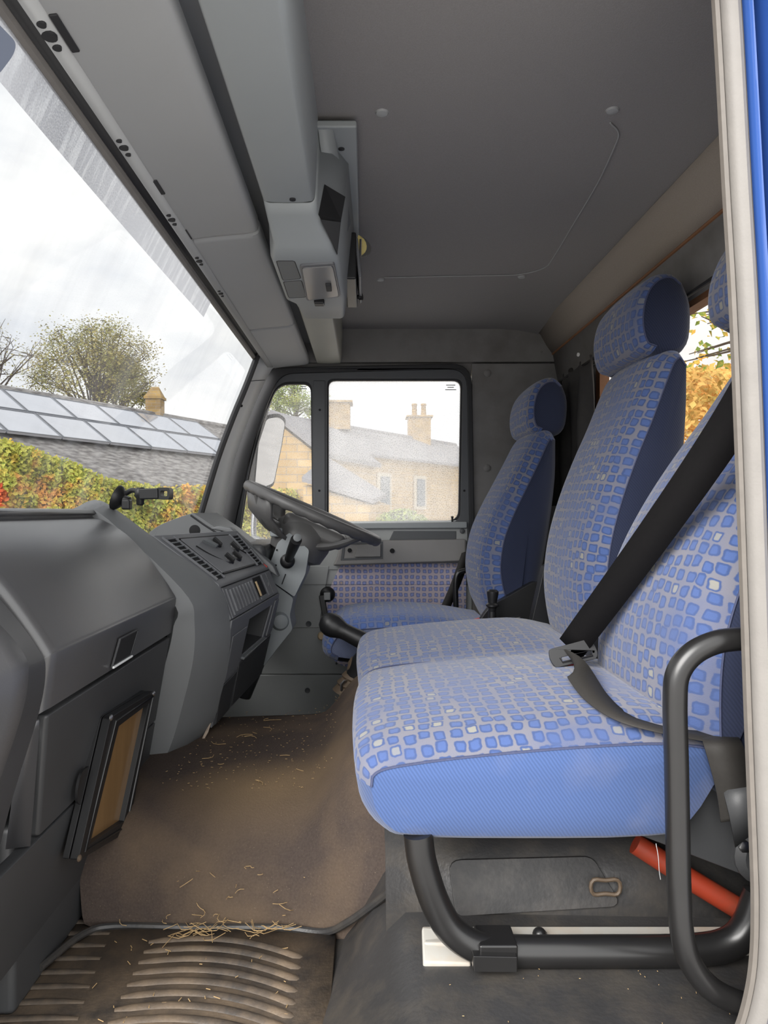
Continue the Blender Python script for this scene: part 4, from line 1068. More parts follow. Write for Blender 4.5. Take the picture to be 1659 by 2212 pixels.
# switch stalk block on the wheel side
mk('stalk_housing', *obox(P(598, 1150, 2.26), Vector((1, 0, 0)), Vector((0, 1, 0)), Vector((0, 0, 1)), 0.02, 0.02, 0.014), column_m, colm, bevel=0.006)

# ================================================================== overhead shelf, beam and console
shelf = thing('overhead_shelf', 'grey overhead storage shelf with hinged lids above the windscreen', 'shelf', (-0.28, 1.7, CAMZ + 0.55))
mk('front_rail', *loft([[V(x, y, z) for x, z in ((-0.3635, 0.545), (-0.3635, 0.536), (-0.356, 0.5385), (-0.3478, 0.5405), (-0.3475, 0.5445))] for y in (0.60, 2.72)]), shelf_m, shelf, solid=0.003)
lids = [(0.60, 0.735), (0.741, 1.435), (1.441, 2.145), (2.151, 2.72)]
for y0, y1 in lids:
    pr = cr([(-0.3485, 0.541, 0), (-0.30, 0.547, 0), (-0.245, 0.552, 0), (-0.222, 0.556, 0), (-0.214, 0.564, 0), (-0.214, 0.585, 0)], 4)
    secs = []
    for y, d in ((y0, 0.006), (y0 + 0.004, 0.001), (y0 + 0.015, 0), (y1 - 0.015, 0), (y1 - 0.004, 0.001), (y1, 0.006)):
        secs.append([V(p.x - (d if p.x > -0.23 else 0), y, p.y + d) for p in pr])
    mk('lid', *loft(secs), shelf_m, shelf, smooth=50)
    # finger notch at the front of each lid
for (px, py, w) in ((140, 72, 0.032), (342, 404, 0.026), (404, 506, 0.024), (492, 648, 0.024), (524, 700, 0.024)):
    Yn = 0.5415 * FPX / (VPY - py)
    mk('finger_notch', *obox(P(px, py, Yn) + Vector((0, 0, -0.0005)), Vector((0.98, 0.0, 0.12)), Vector((0, 1, 0)), Vector((-0.12, 0, 0.98)), 0.005, w, 0.0016), rubber_m, shelf, bevel=0.003)
for (px, py, big) in ((122, 82, 0.0088), (275, 322, 0.007), (372, 477, 0.007), (429, 566, 0.007), (474, 636, 0.006)):
    Yn = 0.5345 * FPX / (VPY - py)
    for d, r in ((-0.020, 0.6), (0, 1.0), (0.020, 0.6)):
        p = P(px, py, Yn); p.y += d; p.x = -0.357 
        p.z = CAMZ + 0.536
        mk('mounting_hole', *lathe(p, (0, 0, -1), [(big * r, -0.002), (big * r, 0.0012), (big * r * 0.6, 0.0013)], 12), rubber_m, shelf)
mk('slot_back', *boxg(-0.36, -0.10, 0.60, 2.72, 0.640, 0.70), shelf_m, shelf)
# beam behind the slot
bm_ = thing('overhead_beam', 'smooth grey plastic beam across the roof behind the storage shelf', 'beam', (-0.14, 1.7, CAMZ + 0.56))
bp_ = cr([(-0.196, 0.66, 0), (-0.193, 0.60, 0), (-0.186, 0.568, 0), (-0.176, 0.5615, 0), (-0.14, 0.560, 0), (-0.105, 0.5615, 0), (-0.094, 0.568, 0), (-0.090, 0.60, 0), (-0.086, 0.71, 0)], 5)
mk('near_beam', *loft([[V(p.x, y, p.y) for p in bp_] for y in (0.60, 1.0, 1.296, 1.300)]), beam_m, bm_, smooth=50)
mk('far_beam', *loft([[V(p.x, y, p.y) for p in bp_] for y in (1.85, 2.2, 2.72)]), simple('beam_plastic_aged', (0.33, 0.325, 0.28), 0.5, var=0.08, vscale=5), bm_, smooth=50)
mk('screw', *lathe(P(632, 431, 1.285), (0, 0, -1), [(0.0055, -0.002), (0.0055, 0.0015), (0.003, 0.002)], 12), rubber_m, bm_)

oc = thing('overhead_console', 'grey overhead console with interior lamp, switches and open radio bay', 'console', (-0.11, 1.6, CAMZ + 0.5))
def ocs(y, xl, xr, zb, xtl, xtr, zt, r=0.012):
    q = rpoly([(xtl, zt), (xl, zb), (xr, zb), (xtr, zt)], [0, r, r, 0], 5)
    return [V(p[0], y, p[1]) for p in q]
mk('console_body', *loft([ocs(1.302, -0.184, -0.092, 0.560, -0.194, -0.088, 0.70), ocs(1.335, -0.184, -0.092, 0.552, -0.194, -0.086, 0.70), ocs(1.38, -0.176, -0.070, 0.512, -0.19, -0.05, 0.70), ocs(1.42, -0.186, -0.056, 0.498, -0.196, -0.035, 0.70),
      ocs(1.69, -0.186, -0.050, 0.498, -0.196, -0.03, 0.70), ocs(1.73, -0.168, -0.052, 0.500, -0.192, -0.03, 0.70), ocs(1.87, -0.160, -0.058, 0.505, -0.19, -0.03, 0.70), ocs(1.88, -0.158, -0.060, 0.515, -0.19, -0.03, 0.70)]), beam_m, oc, smooth=45, solid=0.004)
mk('body_end', *prism(ocs(1.88, -0.158, -0.060, 0.515, -0.19, -0.03, 0.70), (0, 0.004, 0)), beam_m, oc)
# ceiling flange
mk('flange', *boxg(-0.10, -0.016, 1.285, 2.17, 0.688, 0.702), beam_m, oc, bevel=0.004)
mk('screw', *lathe(V(-0.046, 1.36, 0.688), (0, 0, -1), [(0.006, 0), (0.006, 0.002), (0.003, 0.003)], 12), rubber_m, oc)
mk('screw', *lathe(V(-0.03, 2.06, 0.688), (0, 0, -1), [(0.006, 0), (0.006, 0.002), (0.003, 0.003)], 12), rubber_m, oc)
# sloping cheek with a flat black plate painted as the bay's shade
mk('bay_cheek', *loft([[V(-0.086, 1.29, 0.690), V(-0.060, 1.29, 0.690)], [V(-0.080, 1.42, 0.64), V(-0.048, 1.42, 0.672)], [V(-0.058, 1.56, 0.56), V(-0.034, 1.56, 0.63)]]), beam_m, oc, solid=0.004)
mk('bay_opening', *prism([P(701, 398, 1.345), P(746, 425, 1.375), P(737, 475, 1.385), P(729, 548, 1.402), P(688, 463, 1.337)], (-0.002, 0.02, 0.004)), hole_m, oc, smooth=0)
mk('bay_shelf', *prism([P(692, 474, 1.336), P(735, 480, 1.382), P(728, 546, 1.398)], (0.001, 0.004, 0.001)), dash2_m, oc, smooth=0)
mk('tachograph', *obox(V(-0.036, 1.80, 0.60), Vector((1, 0, 0)), Vector((0, 1, 0)), Vector((0, 0, 1)), 0.014, 0.12, 0.055), black_m, oc, bevel=0.004)
mk('tachograph_door', *obox(V(-0.018, 1.80, 0.60), Vector((1, 0, 0.1)), Vector((0, 1, 0)), Vector((-0.1, 0, 1)), 0.004, 0.11, 0.046), consface_m, oc, bevel=0.003)
mk('door_edge', *tube([V(-0.012, 1.70, 0.645), V(-0.014, 1.70, 0.56)], 0.003, 6), chrome_m, oc)
mk('aerial_knob', *lathe(V(-0.03, 1.86, 0.555), (1, -0.3, 0), [(0.006, 0), (0.006, 0.012), (0.009, 0.014), (0.009, 0.022)], 12), black_m, oc)
# round yellow and clear disc standing out of the tachograph
def disc(a0, a1, r0, r1, name, mat):
    c = P(768, 530, 1.73); n = 10
    e1 = Vector((0.94, 0.0, -0.33)); e2 = Vector((0.25, 0, 0.97))
    outer = [c + e1 * (math.cos(a) * r1) + e2 * (math.sin(a) * 0.026) for a in [lerp(a0, a1, i / n) for i in range(n + 1)]]
    inner = [c + e1 * (math.cos(a) * r0) + e2 * (math.sin(a) * 0.026 * (0.9 if r0 else 0)) for a in [lerp(a1, a0, i / n) for i in range(n + 1)]] if r0 else [c]
    return mk(name, *prism(outer + inner, (0, 0.0015, 0)), mat, oc, smooth=0)
disc(-math.pi / 2, math.pi / 2, 0, 0.028, 'chart_disc', yellow_m)
disc(-math.pi / 2.2, math.pi / 2.2, 0.028, 0.040, 'clear_flap', clearp_m)
# lamp and switch blanks on the underside
def under(px, py, z=0.4975): return P(px, py, z * FPX / (VPY - py))
lamp = [under(*q) for q in rpoly([(647, 568), (722, 563), (736, 636), (662, 645)], 6, 3)]
mk('lamp_bezel', *plate([lamp, [lerp(p, sum(lamp, Vector()) / len(lamp), 0.10) for p in lamp]], (0, 0, -0.006)), consface_m, oc, bevel=0.001)
li = [lerp(p, sum(lamp, Vector()) / len(lamp), 0.10) for p in lamp]
mk('lamp_reflector', *prism(li, (0, 0, -0.001)), white_m, oc)
mk('lamp_lens', *prism([p + Vector((0, 0, -0.003)) for p in li], (0, 0, -0.005)), lens_m, oc, bevel=0.002)
mk('lamp_switch', *obox(under(710, 610) + Vector((0, 0, -0.010)), Vector((1, 0, 0)), Vector((0, 1, 0)), Vector((0, 0, 1)), 0.006, 0.022, 0.004), rubber_m, oc, bevel=0.002)
for q in ([(597, 562), (636, 562), (650, 600), (611, 604)], [(612, 607), (651, 604), (662, 640), (624, 642)]):
    pts = [under(*x) for x in rpoly(q, 4, 3)]
    mk('switch_blank', *prism(pts, (0, 0, -0.002)), grey_m, oc, bevel=0.001)
    mk('blank_joint', *tube([p + Vector((0, 0, -0.001)) for p in pts], 0.0014, 5, closed=True), rubber_m, oc)
mk('lamp_catch', *obox(under(690, 648) + Vector((0, 0, -0.006)), Vector((1, 0, 0)), Vector((0, 1, 0)), Vector((0, 0, 1)), 0.012, 0.014, 0.006), black_m, oc, bevel=0.003)

# ================================================================== seats
def upholster(par, front, back, y0, y1, crown, edge, cover_m, back_m, side_m, names=('cover', 'back_panel', 'side_panel'), bulge=0.012, lobes=1, ny=16, pw=2.5, seam=True, u0=0.0, narrow=None, es=0.72):
    """padded block: front = open profile (x,z) that carries the patterned cover, back closes the loop"""
    fr = cr([(a, b, 0) for a, b in front], 4); bk = cr([(a, b, 0) for a, b in back], 3)
    loop = fr + bk[1:-1]
    n = len(loop)
    area = sum(loop[i].x * loop[(i + 1) % n].y - loop[(i + 1) % n].x * loop[i].y for i in range(n))
    sg = 1 if area > 0 else -1
    nor = []
    for i in range(n):
        t = loop[(i + 1) % n] - loop[i - 1]
        nor.append(Vector((t.y, -t.x, 0)).normalized() * sg)
    ts = [math.sin(math.pi / 2 * (-1 + 2 * k / ny)) for k in range(ny + 1)]
    arc = [0.0]
    for a, b in zip(loop, loop[1:]): arc.append(arc[-1] + (b - a).length)
    nf = len(fr)
    def off(t, i):
        a = abs(t)
        if lobes == 2:
            q = abs(a * 2 - 1); c = crown * (1 - q ** pw)
        else: c = crown * (1 - a ** pw)
        e = edge * max(0, (a - es) / (1 - es)) ** 2.2
        if narrow: e *= 1 - 0.6 * min(1, i / nf)
        fade = min(1, i / 5, (nf - 1 - i) / 5) if i < nf else 0
        return c * max(0, fade) - e
    def pt(i, t):
        p = loop[i % n] + nor[i % n] * off(t, i % n)
        hw = (y1 - y0) / 2
        if narrow: hw *= 1 - narrow * max(0, min(1, (arc[i % n] if i < nf else arc[nf - 1]) / arc[nf - 1])) ** 2
        return V(p.x, (y0 + y1) / 2 + t * hw, p.y)
    secs = [[pt(i, t) for i in range(nf)] for t in ts]
    uv = [((y0 + y1) / 2 + t * (y1 - y0) / 2 + u0, arc[i]) for t in ts for i in range(nf)]
    v, f = loft(secs)
    mk(names[0], v, f, cover_m, par, uv=uv, smooth=70)
    secs = [[pt(i, t) for i in list(range(nf - 1, n)) + [0]] for t in ts]
    v, f = loft(secs)
    mk(names[1], v, f, back_m, par, smooth=70)
    for sgn in (-1, 1):
        ring0 = [pt(i, sgn) for i in range(n)]
        c = sum(ring0, Vector()) / n
        secs = []
        for s in (1.0, 0.97, 0.9, 0.75, 0.5, 0.2, 0.02):
            secs.append([c + (p - c) * s + Vector((0, sgn * bulge * (1 - s ** 4), 0)) for p in ring0])
        v, f = loft(secs, True)
        f.append(tuple(range(len(v) - n, len(v))))
        mk(names[2], v, f, side_m, par, smooth=70)
        if seam:
            mk('seam', *tube([p + Vector((0, sgn * 0.0012, 0)) for p in ring0[:nf]], 0.0018, 5), seam_m, par)

def xf(pts, ang=0.0, piv=(0, 0), d=(0, 0)):
    c, s = math.cos(math.radians(ang)), math.sin(math.radians(ang))
    out = []
    for x, z in pts:
        dx, dz = x - piv[0], z - piv[1]
        out.append((piv[0] + dx * c + dz * s + d[0], piv[1] - dx * s + dz * c + d[1]))
    return out

BF = [(0.505, -0.37), (0.484, -0.30), (0.469, -0.22), (0.466, -0.15), (0.478, -0.06), (0.503, 0.03), (0.537, 0.12), (0.572, 0.20), (0.604, 0.28), (0.622, 0.318), (0.642, 0.334), (0.662, 0.330), (0.678, 0.305)]
BB = [(0.678, 0.305), (0.676, 0.2), (0.664, 0.05), (0.645, -0.1), (0.628, -0.25), (0.612, -0.37), (0.56, -0.385), (0.505, -0.37)]
HF = [(0.612, 0.338), (0.588, 0.350), (0.576, 0.385), (0.576, 0.43), (0.590, 0.475), (0.618, 0.503), (0.652, 0.508), (0.678, 0.488)]
HB = [(0.678, 0.488), (0.694, 0.44), (0.692, 0.37), (0.672, 0.338), (0.640, 0.330), (0.612, 0.338)]

bench = thing('passenger_bench', 'blue patterned double passenger bench with two backrests on a black tube frame', 'bench seat', tuple(V(0.25, 1.45, ZP)))
CF = [(-0.015, -0.366), (-0.010, -0.340), (0.012, -0.322), (0.06, -0.312), (0.15, -0.301), (0.28, -0.290), (0.40, -0.285), (0.48, -0.295)]
CB = [(0.48, -0.295), (0.495, -0.34), (0.44, -0.43), (0.38, -0.449), (0.2, -0.452), (0.060, -0.449), (0.020, -0.436), (-0.006, -0.405), (-0.015, -0.366)]
upholster(bench, CF, CB, 0.95, 1.95, 0.016, 0.022, fab_m, twill_m, twill_m, ('cushion_cover', 'cushion_base', 'cushion_side'), bulge=0.012, lobes=2, ny=40, pw=2.0, es=0.86)
upholster(bench, BF, BB, 1.475, 1.885, 0.022, 0.034, fab_m, navy_m, navy_m, ('backrest_cover', 'backrest_rear', 'backrest_side'), bulge=0.014, u0=0.3, narrow=0.06)
upholster(bench, xf(BF, 12.5, (0.47, -0.10)), xf(BB, 12.5, (0.47, -0.10)), 0.956, 1.385, 0.022, 0.034, fab_m, navy_m, navy_m, ('backrest_cover', 'backrest_rear', 'backrest_side'), bulge=0.014, u0=0.7, narrow=0.06)
upholster(bench, HF, HB, 1.52, 1.825, 0.008, 0.013, fab_m, navy_m, navy_m, ('headrest_cover', 'headrest_rear', 'headrest_side'), bulge=0.010, u0=0.11, es=0.84)
upholster(bench, xf(HF, 9, (0.62, 0.33), (0.035, -0.012)), xf(HB, 9, (0.62, 0.33), (0.035, -0.012)), 1.02, 1.315, 0.008, 0.013, fab_m, navy_m, navy_m, ('headrest_cover', 'headrest_rear', 'headrest_side'), bulge=0.010, u0=0.5, es=0.84)
for y in (1.60, 1.75):
    mk('headrest_post', *tube([V(0.648, y, 0.30), V(0.645, y, 0.36)], 0.006, 8), chrome_m, bench)
for y in (1.10, 1.24):
    mk('headrest_post', *tube([V(0.722, y, 0.25), V(0.69, y, 0.36)], 0.006, 8), chrome_m, bench)
# cushion dividing seam and plastic hinge covers between the two backs
mk('cushion_seam', *tube(cr([V(-0.006, 1.45, -0.336), V(0.014, 1.45, -0.3205), V(0.06, 1.45, -0.3105), V(0.15, 1.45, -0.3035), V(0.28, 1.45, -0.2985), V(0.40, 1.45, -0.2965)], 5), 0.0018, 5), seam_m, bench)
mk('hinge_cover', *prism([V(x, 1.415, z) for x, z in rpoly([(0.43, -0.335), (0.475, -0.14), (0.53, -0.15), (0.66, -0.33)], 0.012, 3)], (0, 0.045, 0)), black_m, bench, bevel=0.004)
mk('hinge_cover', *prism([V(x, 1.90, z) for x, z in rpoly([(0.43, -0.335), (0.475, -0.14), (0.53, -0.15), (0.66, -0.33)], 0.012, 3)], (0, 0.04, 0)), black_m, bench, bevel=0.004)
mk('seat_box', *loft([[V(x, y, z) for x, z in ((0.16, -0.45), (0.16, -0.50), (0.72, -0.50), (0.72, -0.44))] for y in (1.15, 1.95)], closed=True, caps=True), black_m, bench)
mk('side_cover', *prism([V(x, 0.985, z) for x, z in rpoly([(0.365, -0.44), (0.50, -0.33), (0.74, -0.30), (0.74, -0.52), (0.56, -0.515)], [0.0, 0.03, 0, 0, 0.05], 4)], (0, 0.05, 0)), dash2_m, bench, bevel=0.008)
# tube frame
YT = 0.957
fr = cr([P(903, 1800, YT), P(912, 1862, YT), P(940, 1950, YT), P(978, 2012, YT), P(1040, 2049, YT), P(1120, 2055, YT), P(1300, 2055, YT), P(1480, 2053, YT), P(1570, 2040, YT), P(1615, 2000, YT), P(1640, 1930, YT)], 6)
mk('frame_tube', *tube(fr, 0.0198, 18), tubeblk_m, bench)
mk('frame_tube', *tube(cr([P(903, 1800, YT) + Vector((0.0, 0.86, 0)), V(0.06, 1.8, -0.47), V(0.09, 1.8, -0.52)], 5), 0.0198, 14), tubeblk_m, bench)
mk('frame_cross_tube', *tube([P(906, 1815, YT), V(0.07, 1.80, -0.455)], 0.016, 12), tubeblk_m, bench)
mk('clamp_plate', *prism([P(x, y, 0.925) for x, y in ((1022, 2066), (1118, 2068), (1118, 2101), (1023, 2100))], (0, 0.018, 0)), tubeblk_m, bench, bevel=0.0015)
mk('clamp_top', *boxg(P(1030, 0, YT).x, P(1112, 0, YT).x, 0.935, 0.985, -0.588, -0.566), tubeblk_m, bench, bevel=0.003)
mk('mount_rail', *boxg(P(915, 0, 0.985).x, 0.70, 0.975, 1.015, ZP - 0.002, ZP + 0.018), metal_m, bench, bevel=0.003)
mk('mount_foot', *prism([V(0.076, 0.953, ZP + 0.006), V(0.14, 0.953, ZP + 0.004), V(0.14, 1.0, ZP + 0.022), V(0.078, 1.0, ZP + 0.026)], (0, 0, -0.012)), metal_m, bench, bevel=0.003)
for x in (0.175, 0.245):
    mk('bolt', *lathe(V(x - 0.005, 0.99, ZP + 0.016), (0, 0, 1), [(0.010, 0), (0.010, 0.007), (0.006, 0.012), (0.002, 0.013)], 8), tubeblk_m, bench)

# red bar under the bench
tag(mk('jack_bar', *tube([P(1372, 1822, 1.072), P(1500, 1905, 1.052), P(1640, 1990, 1.03)], 0.0155, 14), orange_m), 'dusty red metal bar lying on the floor under the passenger bench', 'bar')

# hanging thread from the cushion
mk('loose_thread', *tube(cr([P(1417, 1822, 0.945), P(1422, 1850, 0.94), P(1424, 1880, 0.94), P(1427, 1900, 0.94)], 4), 0.0005, 4), shelf_m, bench)

# ---- driver's seat
drv = thing('driver_chair', 'blue patterned driver seat with worn cushion and headrest by the far door', 'seat', tuple(V(0.2, 2.35, -0.6)))
DCF = [(-0.085, -0.452), (-0.118, -0.43), (-0.122, -0.395), (-0.098, -0.355), (-0.06, -0.334), (0.02, -0.324), (0.12, -0.322), (0.25, -0.330), (0.38, -0.345)]
DCB = [(0.38, -0.345), (0.40, -0.40), (0.36, -0.45), (0.1, -0.47), (-0.085, -0.452)]
fabworn_m = fabric('seat_pattern_worn', (0.17, 0.19, 0.27), (0.07, 0.125, 0.33), fade=0.5)
twillg_m = twill('seat_side_twill_grimy', (0.12, 0.14, 0.22), dirt=(0.13, 0.11, 0.10))
upholster(drv, DCF, DCB, 2.12, 2.57, 0.014, 0.022, fabworn_m, black_m, twillg_m, ('cushion_cover', 'cushion_base', 'cushion_side'), bulge=0.01)
DBF = [(0.41, -0.38), (0.380, -0.30), (0.362, -0.22), (0.360, -0.155), (0.376, -0.07), (0.410, 0.01), (0.452, 0.09), (0.494, 0.17), (0.520, 0.220), (0.540, 0.240), (0.562, 0.238), (0.580, 0.218)]
DBB = [(0.580, 0.218), (0.578, 0.1), (0.560, -0.05), (0.535, -0.2), (0.50, -0.38), (0.45, -0.39), (0.41, -0.38)]
upholster(drv, DBF, DBB, 2.135, 2.565, 0.020, 0.050, fab_m, navy_m, navy_m, ('backrest_cover', 'backrest_rear', 'backrest_side'), bulge=0.014, u0=0.2, narrow=0.08)
upholster(drv, xf(HF, 2, (0.62, 0.33), (-0.078, -0.098)), xf(HB, 2, (0.62, 0.33), (-0.078, -0.098)), 2.19, 2.50, 0.008, 0.014, fab_m, navy_m, navy_m, ('headrest_cover', 'headrest_rear', 'headrest_side'), bulge=0.010, u0=0.4, es=0.84)
mk('seat_base', *boxg(0.0, 0.40, 2.16, 2.54, -0.90, -0.45), black_m, drv, bevel=0.02)
mk('hinge_cover', *prism([V(x, 2.10, z) for x, z in rpoly([(0.28, -0.40), (0.36, -0.28), (0.50, -0.20), (0.60, -0.30), (0.60, -0.42)], 0.02, 3)], (0, 0.03, 0)), black_m, drv, bevel=0.006)
mk('armrest_bracket', *tube(cr([P(985, 1315, 2.60), P(984, 1260, 2.60), P(990, 1238, 2.60), P(1005, 1232, 2.60)], 5), 0.010, 10), tubeblk_m, drv)
for y in (2.27, 2.42):
    mk('headrest_post', *tube([V(0.556, y, 0.20), V(0.556, y, 0.26)], 0.006, 8), chrome_m, drv)

# ---- belts
def ribbon(name, pts, w, wid, mat, par, th=0.0016, n=8):
    """flat webbing along pts; w = list of width directions"""
    P_ = cr(pts, n); W_ = cr(w, n)
    secs = [[p - q.normalized() * wid / 2, p + q.normalized() * wid / 2] for p, q in zip(P_, W_)]
    v, f = loft(secs)
    return mk(name, v, f, mat, par, solid=th)
bel = thing('seat_belt', 'black passenger seat belt fastened diagonally across the nearest seat', 'seat belt', tuple(P(1235, 1440, 1.38)))
a0, a1, a2, a3 = P(1665, 770, 0.875), P(1545, 965, 0.97), P(1395, 1180, 1.10), P(1232, 1402, 1.285)
dd = (a3 - a0).normalized()
wv_ = dd.cross(Vector((-0.55, -0.8, 0.1))).normalized()
ribbon('shoulder_strap', [a0, a1, a2, a3], [wv_] * 4, 0.052, belt_m, bel)
def cushz(x, y):
    zz = -0.30
    for (xa, za), (xb, zb) in zip(CF[1:], CF[2:]):
        if xa <= x <= xb: zz = lerp(za, zb, (x - xa) / (xb - xa))
    a_ = abs((y - 1.45) / 0.5)
    return zz + 0.016 * (1 - abs(a_ * 2 - 1) ** 2) - 0.022 * max(0, (a_ - 0.86) / 0.14) ** 2.2
def on_cushion(px, py, lift=0.004):
    Y = 0.95
    while Y < 1.9:
        p = P(px, py, Y)
        if p.z - CAMZ <= cushz(p.x, p.y) + lift: return p
        Y += 0.002
    return p
b = [P(1232, 1420, 1.262), on_cushion(1256, 1462, 0.012), on_cushion(1290, 1508, 0.006), on_cushion(1345, 1548, 0.006), on_cushion(1432, 1574, 0.007), on_cushion(1545, 1594, 0.010)]
wds = [wv_ * 1.0, Vector((0.9, 0.25, 0.1)), Vector((0.85, 0.5, 0.03)), Vector((0.6, 0.8, 0.0)), Vector((0.3, 0.95, 0.0)), Vector((0.25, 0.97, 0.02))]
ribbon('lap_strap', b, wds, 0.046, belt2_m, bel)
ribbon('lap_strap_end', [P(1546, 1578, 1.02), P(1552, 1588, 0.972), P(1560, 1604, 0.934), P(1575, 1650, 0.926), P(1590, 1710, 0.928), P(1598, 1770, 0.935)], [Vector((1, 0.1, 0.0)), Vector((1, 0.05, 0.0)), Vector((1, 0, 0.0)), Vector((1, 0, 0.12)), Vector((1, 0, 0.15)), Vector((1, 0, 0.15))], 0.05, belt2_m, bel)
bx = Vector((0.97, -0.1, 0.19)).normalized(); bz = Vector((-0.19, 0.25, 0.95)); bz = (bz - bx * bz.dot(bx)).normalized(); by = bz.cross(bx)
bc = P(1237, 1411, 1.262)
def bl(s, t): return bc + bx * s + bz * t
tongue = [bl(*q) for q in rpoly([(-0.040, 0.013), (0.036, 0.020), (0.041, -0.006), (0.037, -0.016), (-0.036, -0.020), (-0.042, -0.004)], 0.006, 3)]
slot = [bl(*q) for q in ((-0.022, -0.004), (0.031, -0.001), (0.031, -0.010), (-0.022, -0.013))]
mk('buckle_tongue', *plate([tongue, slot], by * -0.012), black_m, bel, bevel=0.002)
mk('tongue_bar', *tube([bl(-0.024, -0.004) - by * 0.013, bl(-0.022, -0.0125) - by * 0.013, bl(0.031, -0.0095) - by * 0.013], 0.0018, 6), tubeblk_m, bel)
mk('buckle_button', *obox(P(1226, 1434, 1.27), bx, by, bz, 0.012, 0.008, 0.004), red_m, bel, bevel=0.002)

dbel = thing('driver_belt', 'dark seat belt strap hanging beside the driver seat against the far door', 'seat belt', tuple(P(960, 1320, 2.62)))
ribbon('strap', [P(1010, 1190, 2.64), P(985, 1260, 2.63), P(958, 1322, 2.62)], [Vector((0.9, 0.3, 0.3))] * 3, 0.05, belt2_m, dbel)
buc = thing('driver_buckle', 'black belt buckle with red button beside the driver seat', 'buckle', tuple(P(1100, 1372, 2.03)))
mk('buckle_body', *obox(P(1098, 1345, 2.03), Vector((0.95, -0.1, 0.25)).normalized(), Vector((0.1, 1, 0)).normalized(), Vector((-0.25, 0, 0.95)).normalized(), 0.038, 0.014, 0.012), black_m, buc, bevel=0.004)
mk('buckle_stalk', *tube([P(1118, 1345, 2.04), P(1135, 1362, 2.05), P(1150, 1385, 2.06)], 0.010, 8), black_m, buc)
mk('red_button', *obox(P(1024, 1341, 2.10), Vector((0.95, 0, 0.28)).normalized(), Vector((0, 1, 0)), Vector((-0.28, 0, 0.95)).normalized(), 0.017, 0.008, 0.004), red_m, buc, bevel=0.001)

# ---- handbrake, gear lever, grab handle
hb = thing('handbrake', 'short black handbrake knob standing beside the driver seat', 'handbrake lever', tuple(P(1066, 1360, 2.02)))
mk('grip', *lathe(P(1063, 1322, 2.02), (0.03, 0, 1), [(0.010, 0), (0.012, 0.012), (0.018, 0.016), (0.018, 0.021), (0.0125, 0.026), (0.013, 0.032), (0.0165, 0.052), (0.0165, 0.058), (0.011, 0.063)], 20), black_m, hb)
mk('shaft', *lathe(P(1063, 1372, 2.02), (0.0, 0, 1), [(0.013, 0), (0.011, 0.066)], 14), black_m, hb)
mk('floor_box', *boxg(0.28, 0.50, 1.98, 2.085, -0.62, -0.36), black_m, hb, bevel=0.01)

gl = thing('gear_lever', 'black gear lever with worn round knob leaning out beside the bench front', 'gear lever', tuple(P(765, 1480, 2.03)))
kn = P(716, 1350, 2.03); kd = (P(800, 1392, 2.0) - kn).normalized()
mk('knob', *lathe(kn - kd * 0.034, kd, [(0.004, 0), (0.018, 0.003), (0.029, 0.014), (0.034, 0.030), (0.033, 0.046), (0.027, 0.062), (0.0235, 0.074), (0.0235, 0.080)], 24), black_m, gl)
mk('shaft', *tube([kn + kd * 0.042, kn + kd * 0.09, P(795, 1390, 2.01), P(810, 1402, 2.0)], [0.023, 0.025, 0.027, 0.028], 18), black_m, gl)
mk('lower_shaft', *tube(cr([P(802, 1395, 2.005), P(790, 1420, 2.01), P(778, 1450, 2.02), P(765, 1480, 2.03)], 4), [0.030] * 5 + [0.034] * 4 + [0.036] * 4, 14), black_m, gl)
mk('gaiter', *lathe(P(762, 1500, 2.03), (0.28, 0, 0.96), [(0.060, 0), (0.050, 0.018), (0.054, 0.024), (0.042, 0.040), (0.046, 0.046), (0.036, 0.062), (0.038, 0.085), (0.034, 0.1)], 20), gaiter_m, gl)
mk('gaiter_clip', *tube([P(738, 1492, 1.99), P(737, 1478, 1.99), P(743, 1472, 1.99), P(750, 1470, 2.0)], 0.004, 6), chrome_m, gl)

gh = thing('grab_handle', 'black bent tube grab handle at the door opening in front of the bench side', 'grab handle', tuple(P(1560, 2180, 0.845)))
YG = 0.845
mk('handle_tube', *tube(cr([P(1660, 1378, YG), P(1600, 1380, YG), P(1545, 1388, YG), P(1495, 1413, YG), P(1464, 1456, YG), P(1458, 1520, YG), P(1461, 1650, YG), P(1464, 1800, YG), P(1467, 1930, YG), P(1474, 2020, YG), P(1492, 2080, YG), P(1530, 2130, YG), P(1580, 2160, YG), P(1640, 2180, YG)], 7), 0.0138, 18), tubeblk_m, gh)

# grimy bracket and torn cover at the right edge under the belt
jb = thing('belt_anchor', 'torn dark grey cover over the belt anchor beside the door seal', 'belt anchor', tuple(P(1590, 1900, 0.95)))
mk('torn_cover', *loft([[P(1560, 1700, 0.93), P(1575, 1760, 0.92), P(1588, 1830, 0.93)], [P(1625, 1690, 0.93), P(1630, 1740, 0.915), P(1625, 1800, 0.925)], [P(1680, 1685, 0.93), P(1685, 1740, 0.93), P(1690, 1800, 0.94)]]), dash2_m, jb, solid=0.002)
mk('anchor_bolt', *lathe(P(1605, 1826, 0.95), (0, -1, 0), [(0.008, 0), (0.008, 0.006), (0.004, 0.008)], 6), chrome_m, jb)
mk('webbing_reel', *lathe(P(1650, 1850, 0.98), (0, -1, 0), [(0.04, -0.03), (0.04, 0.0), (0.03, 0.01)], 20), dash2_m, jb)

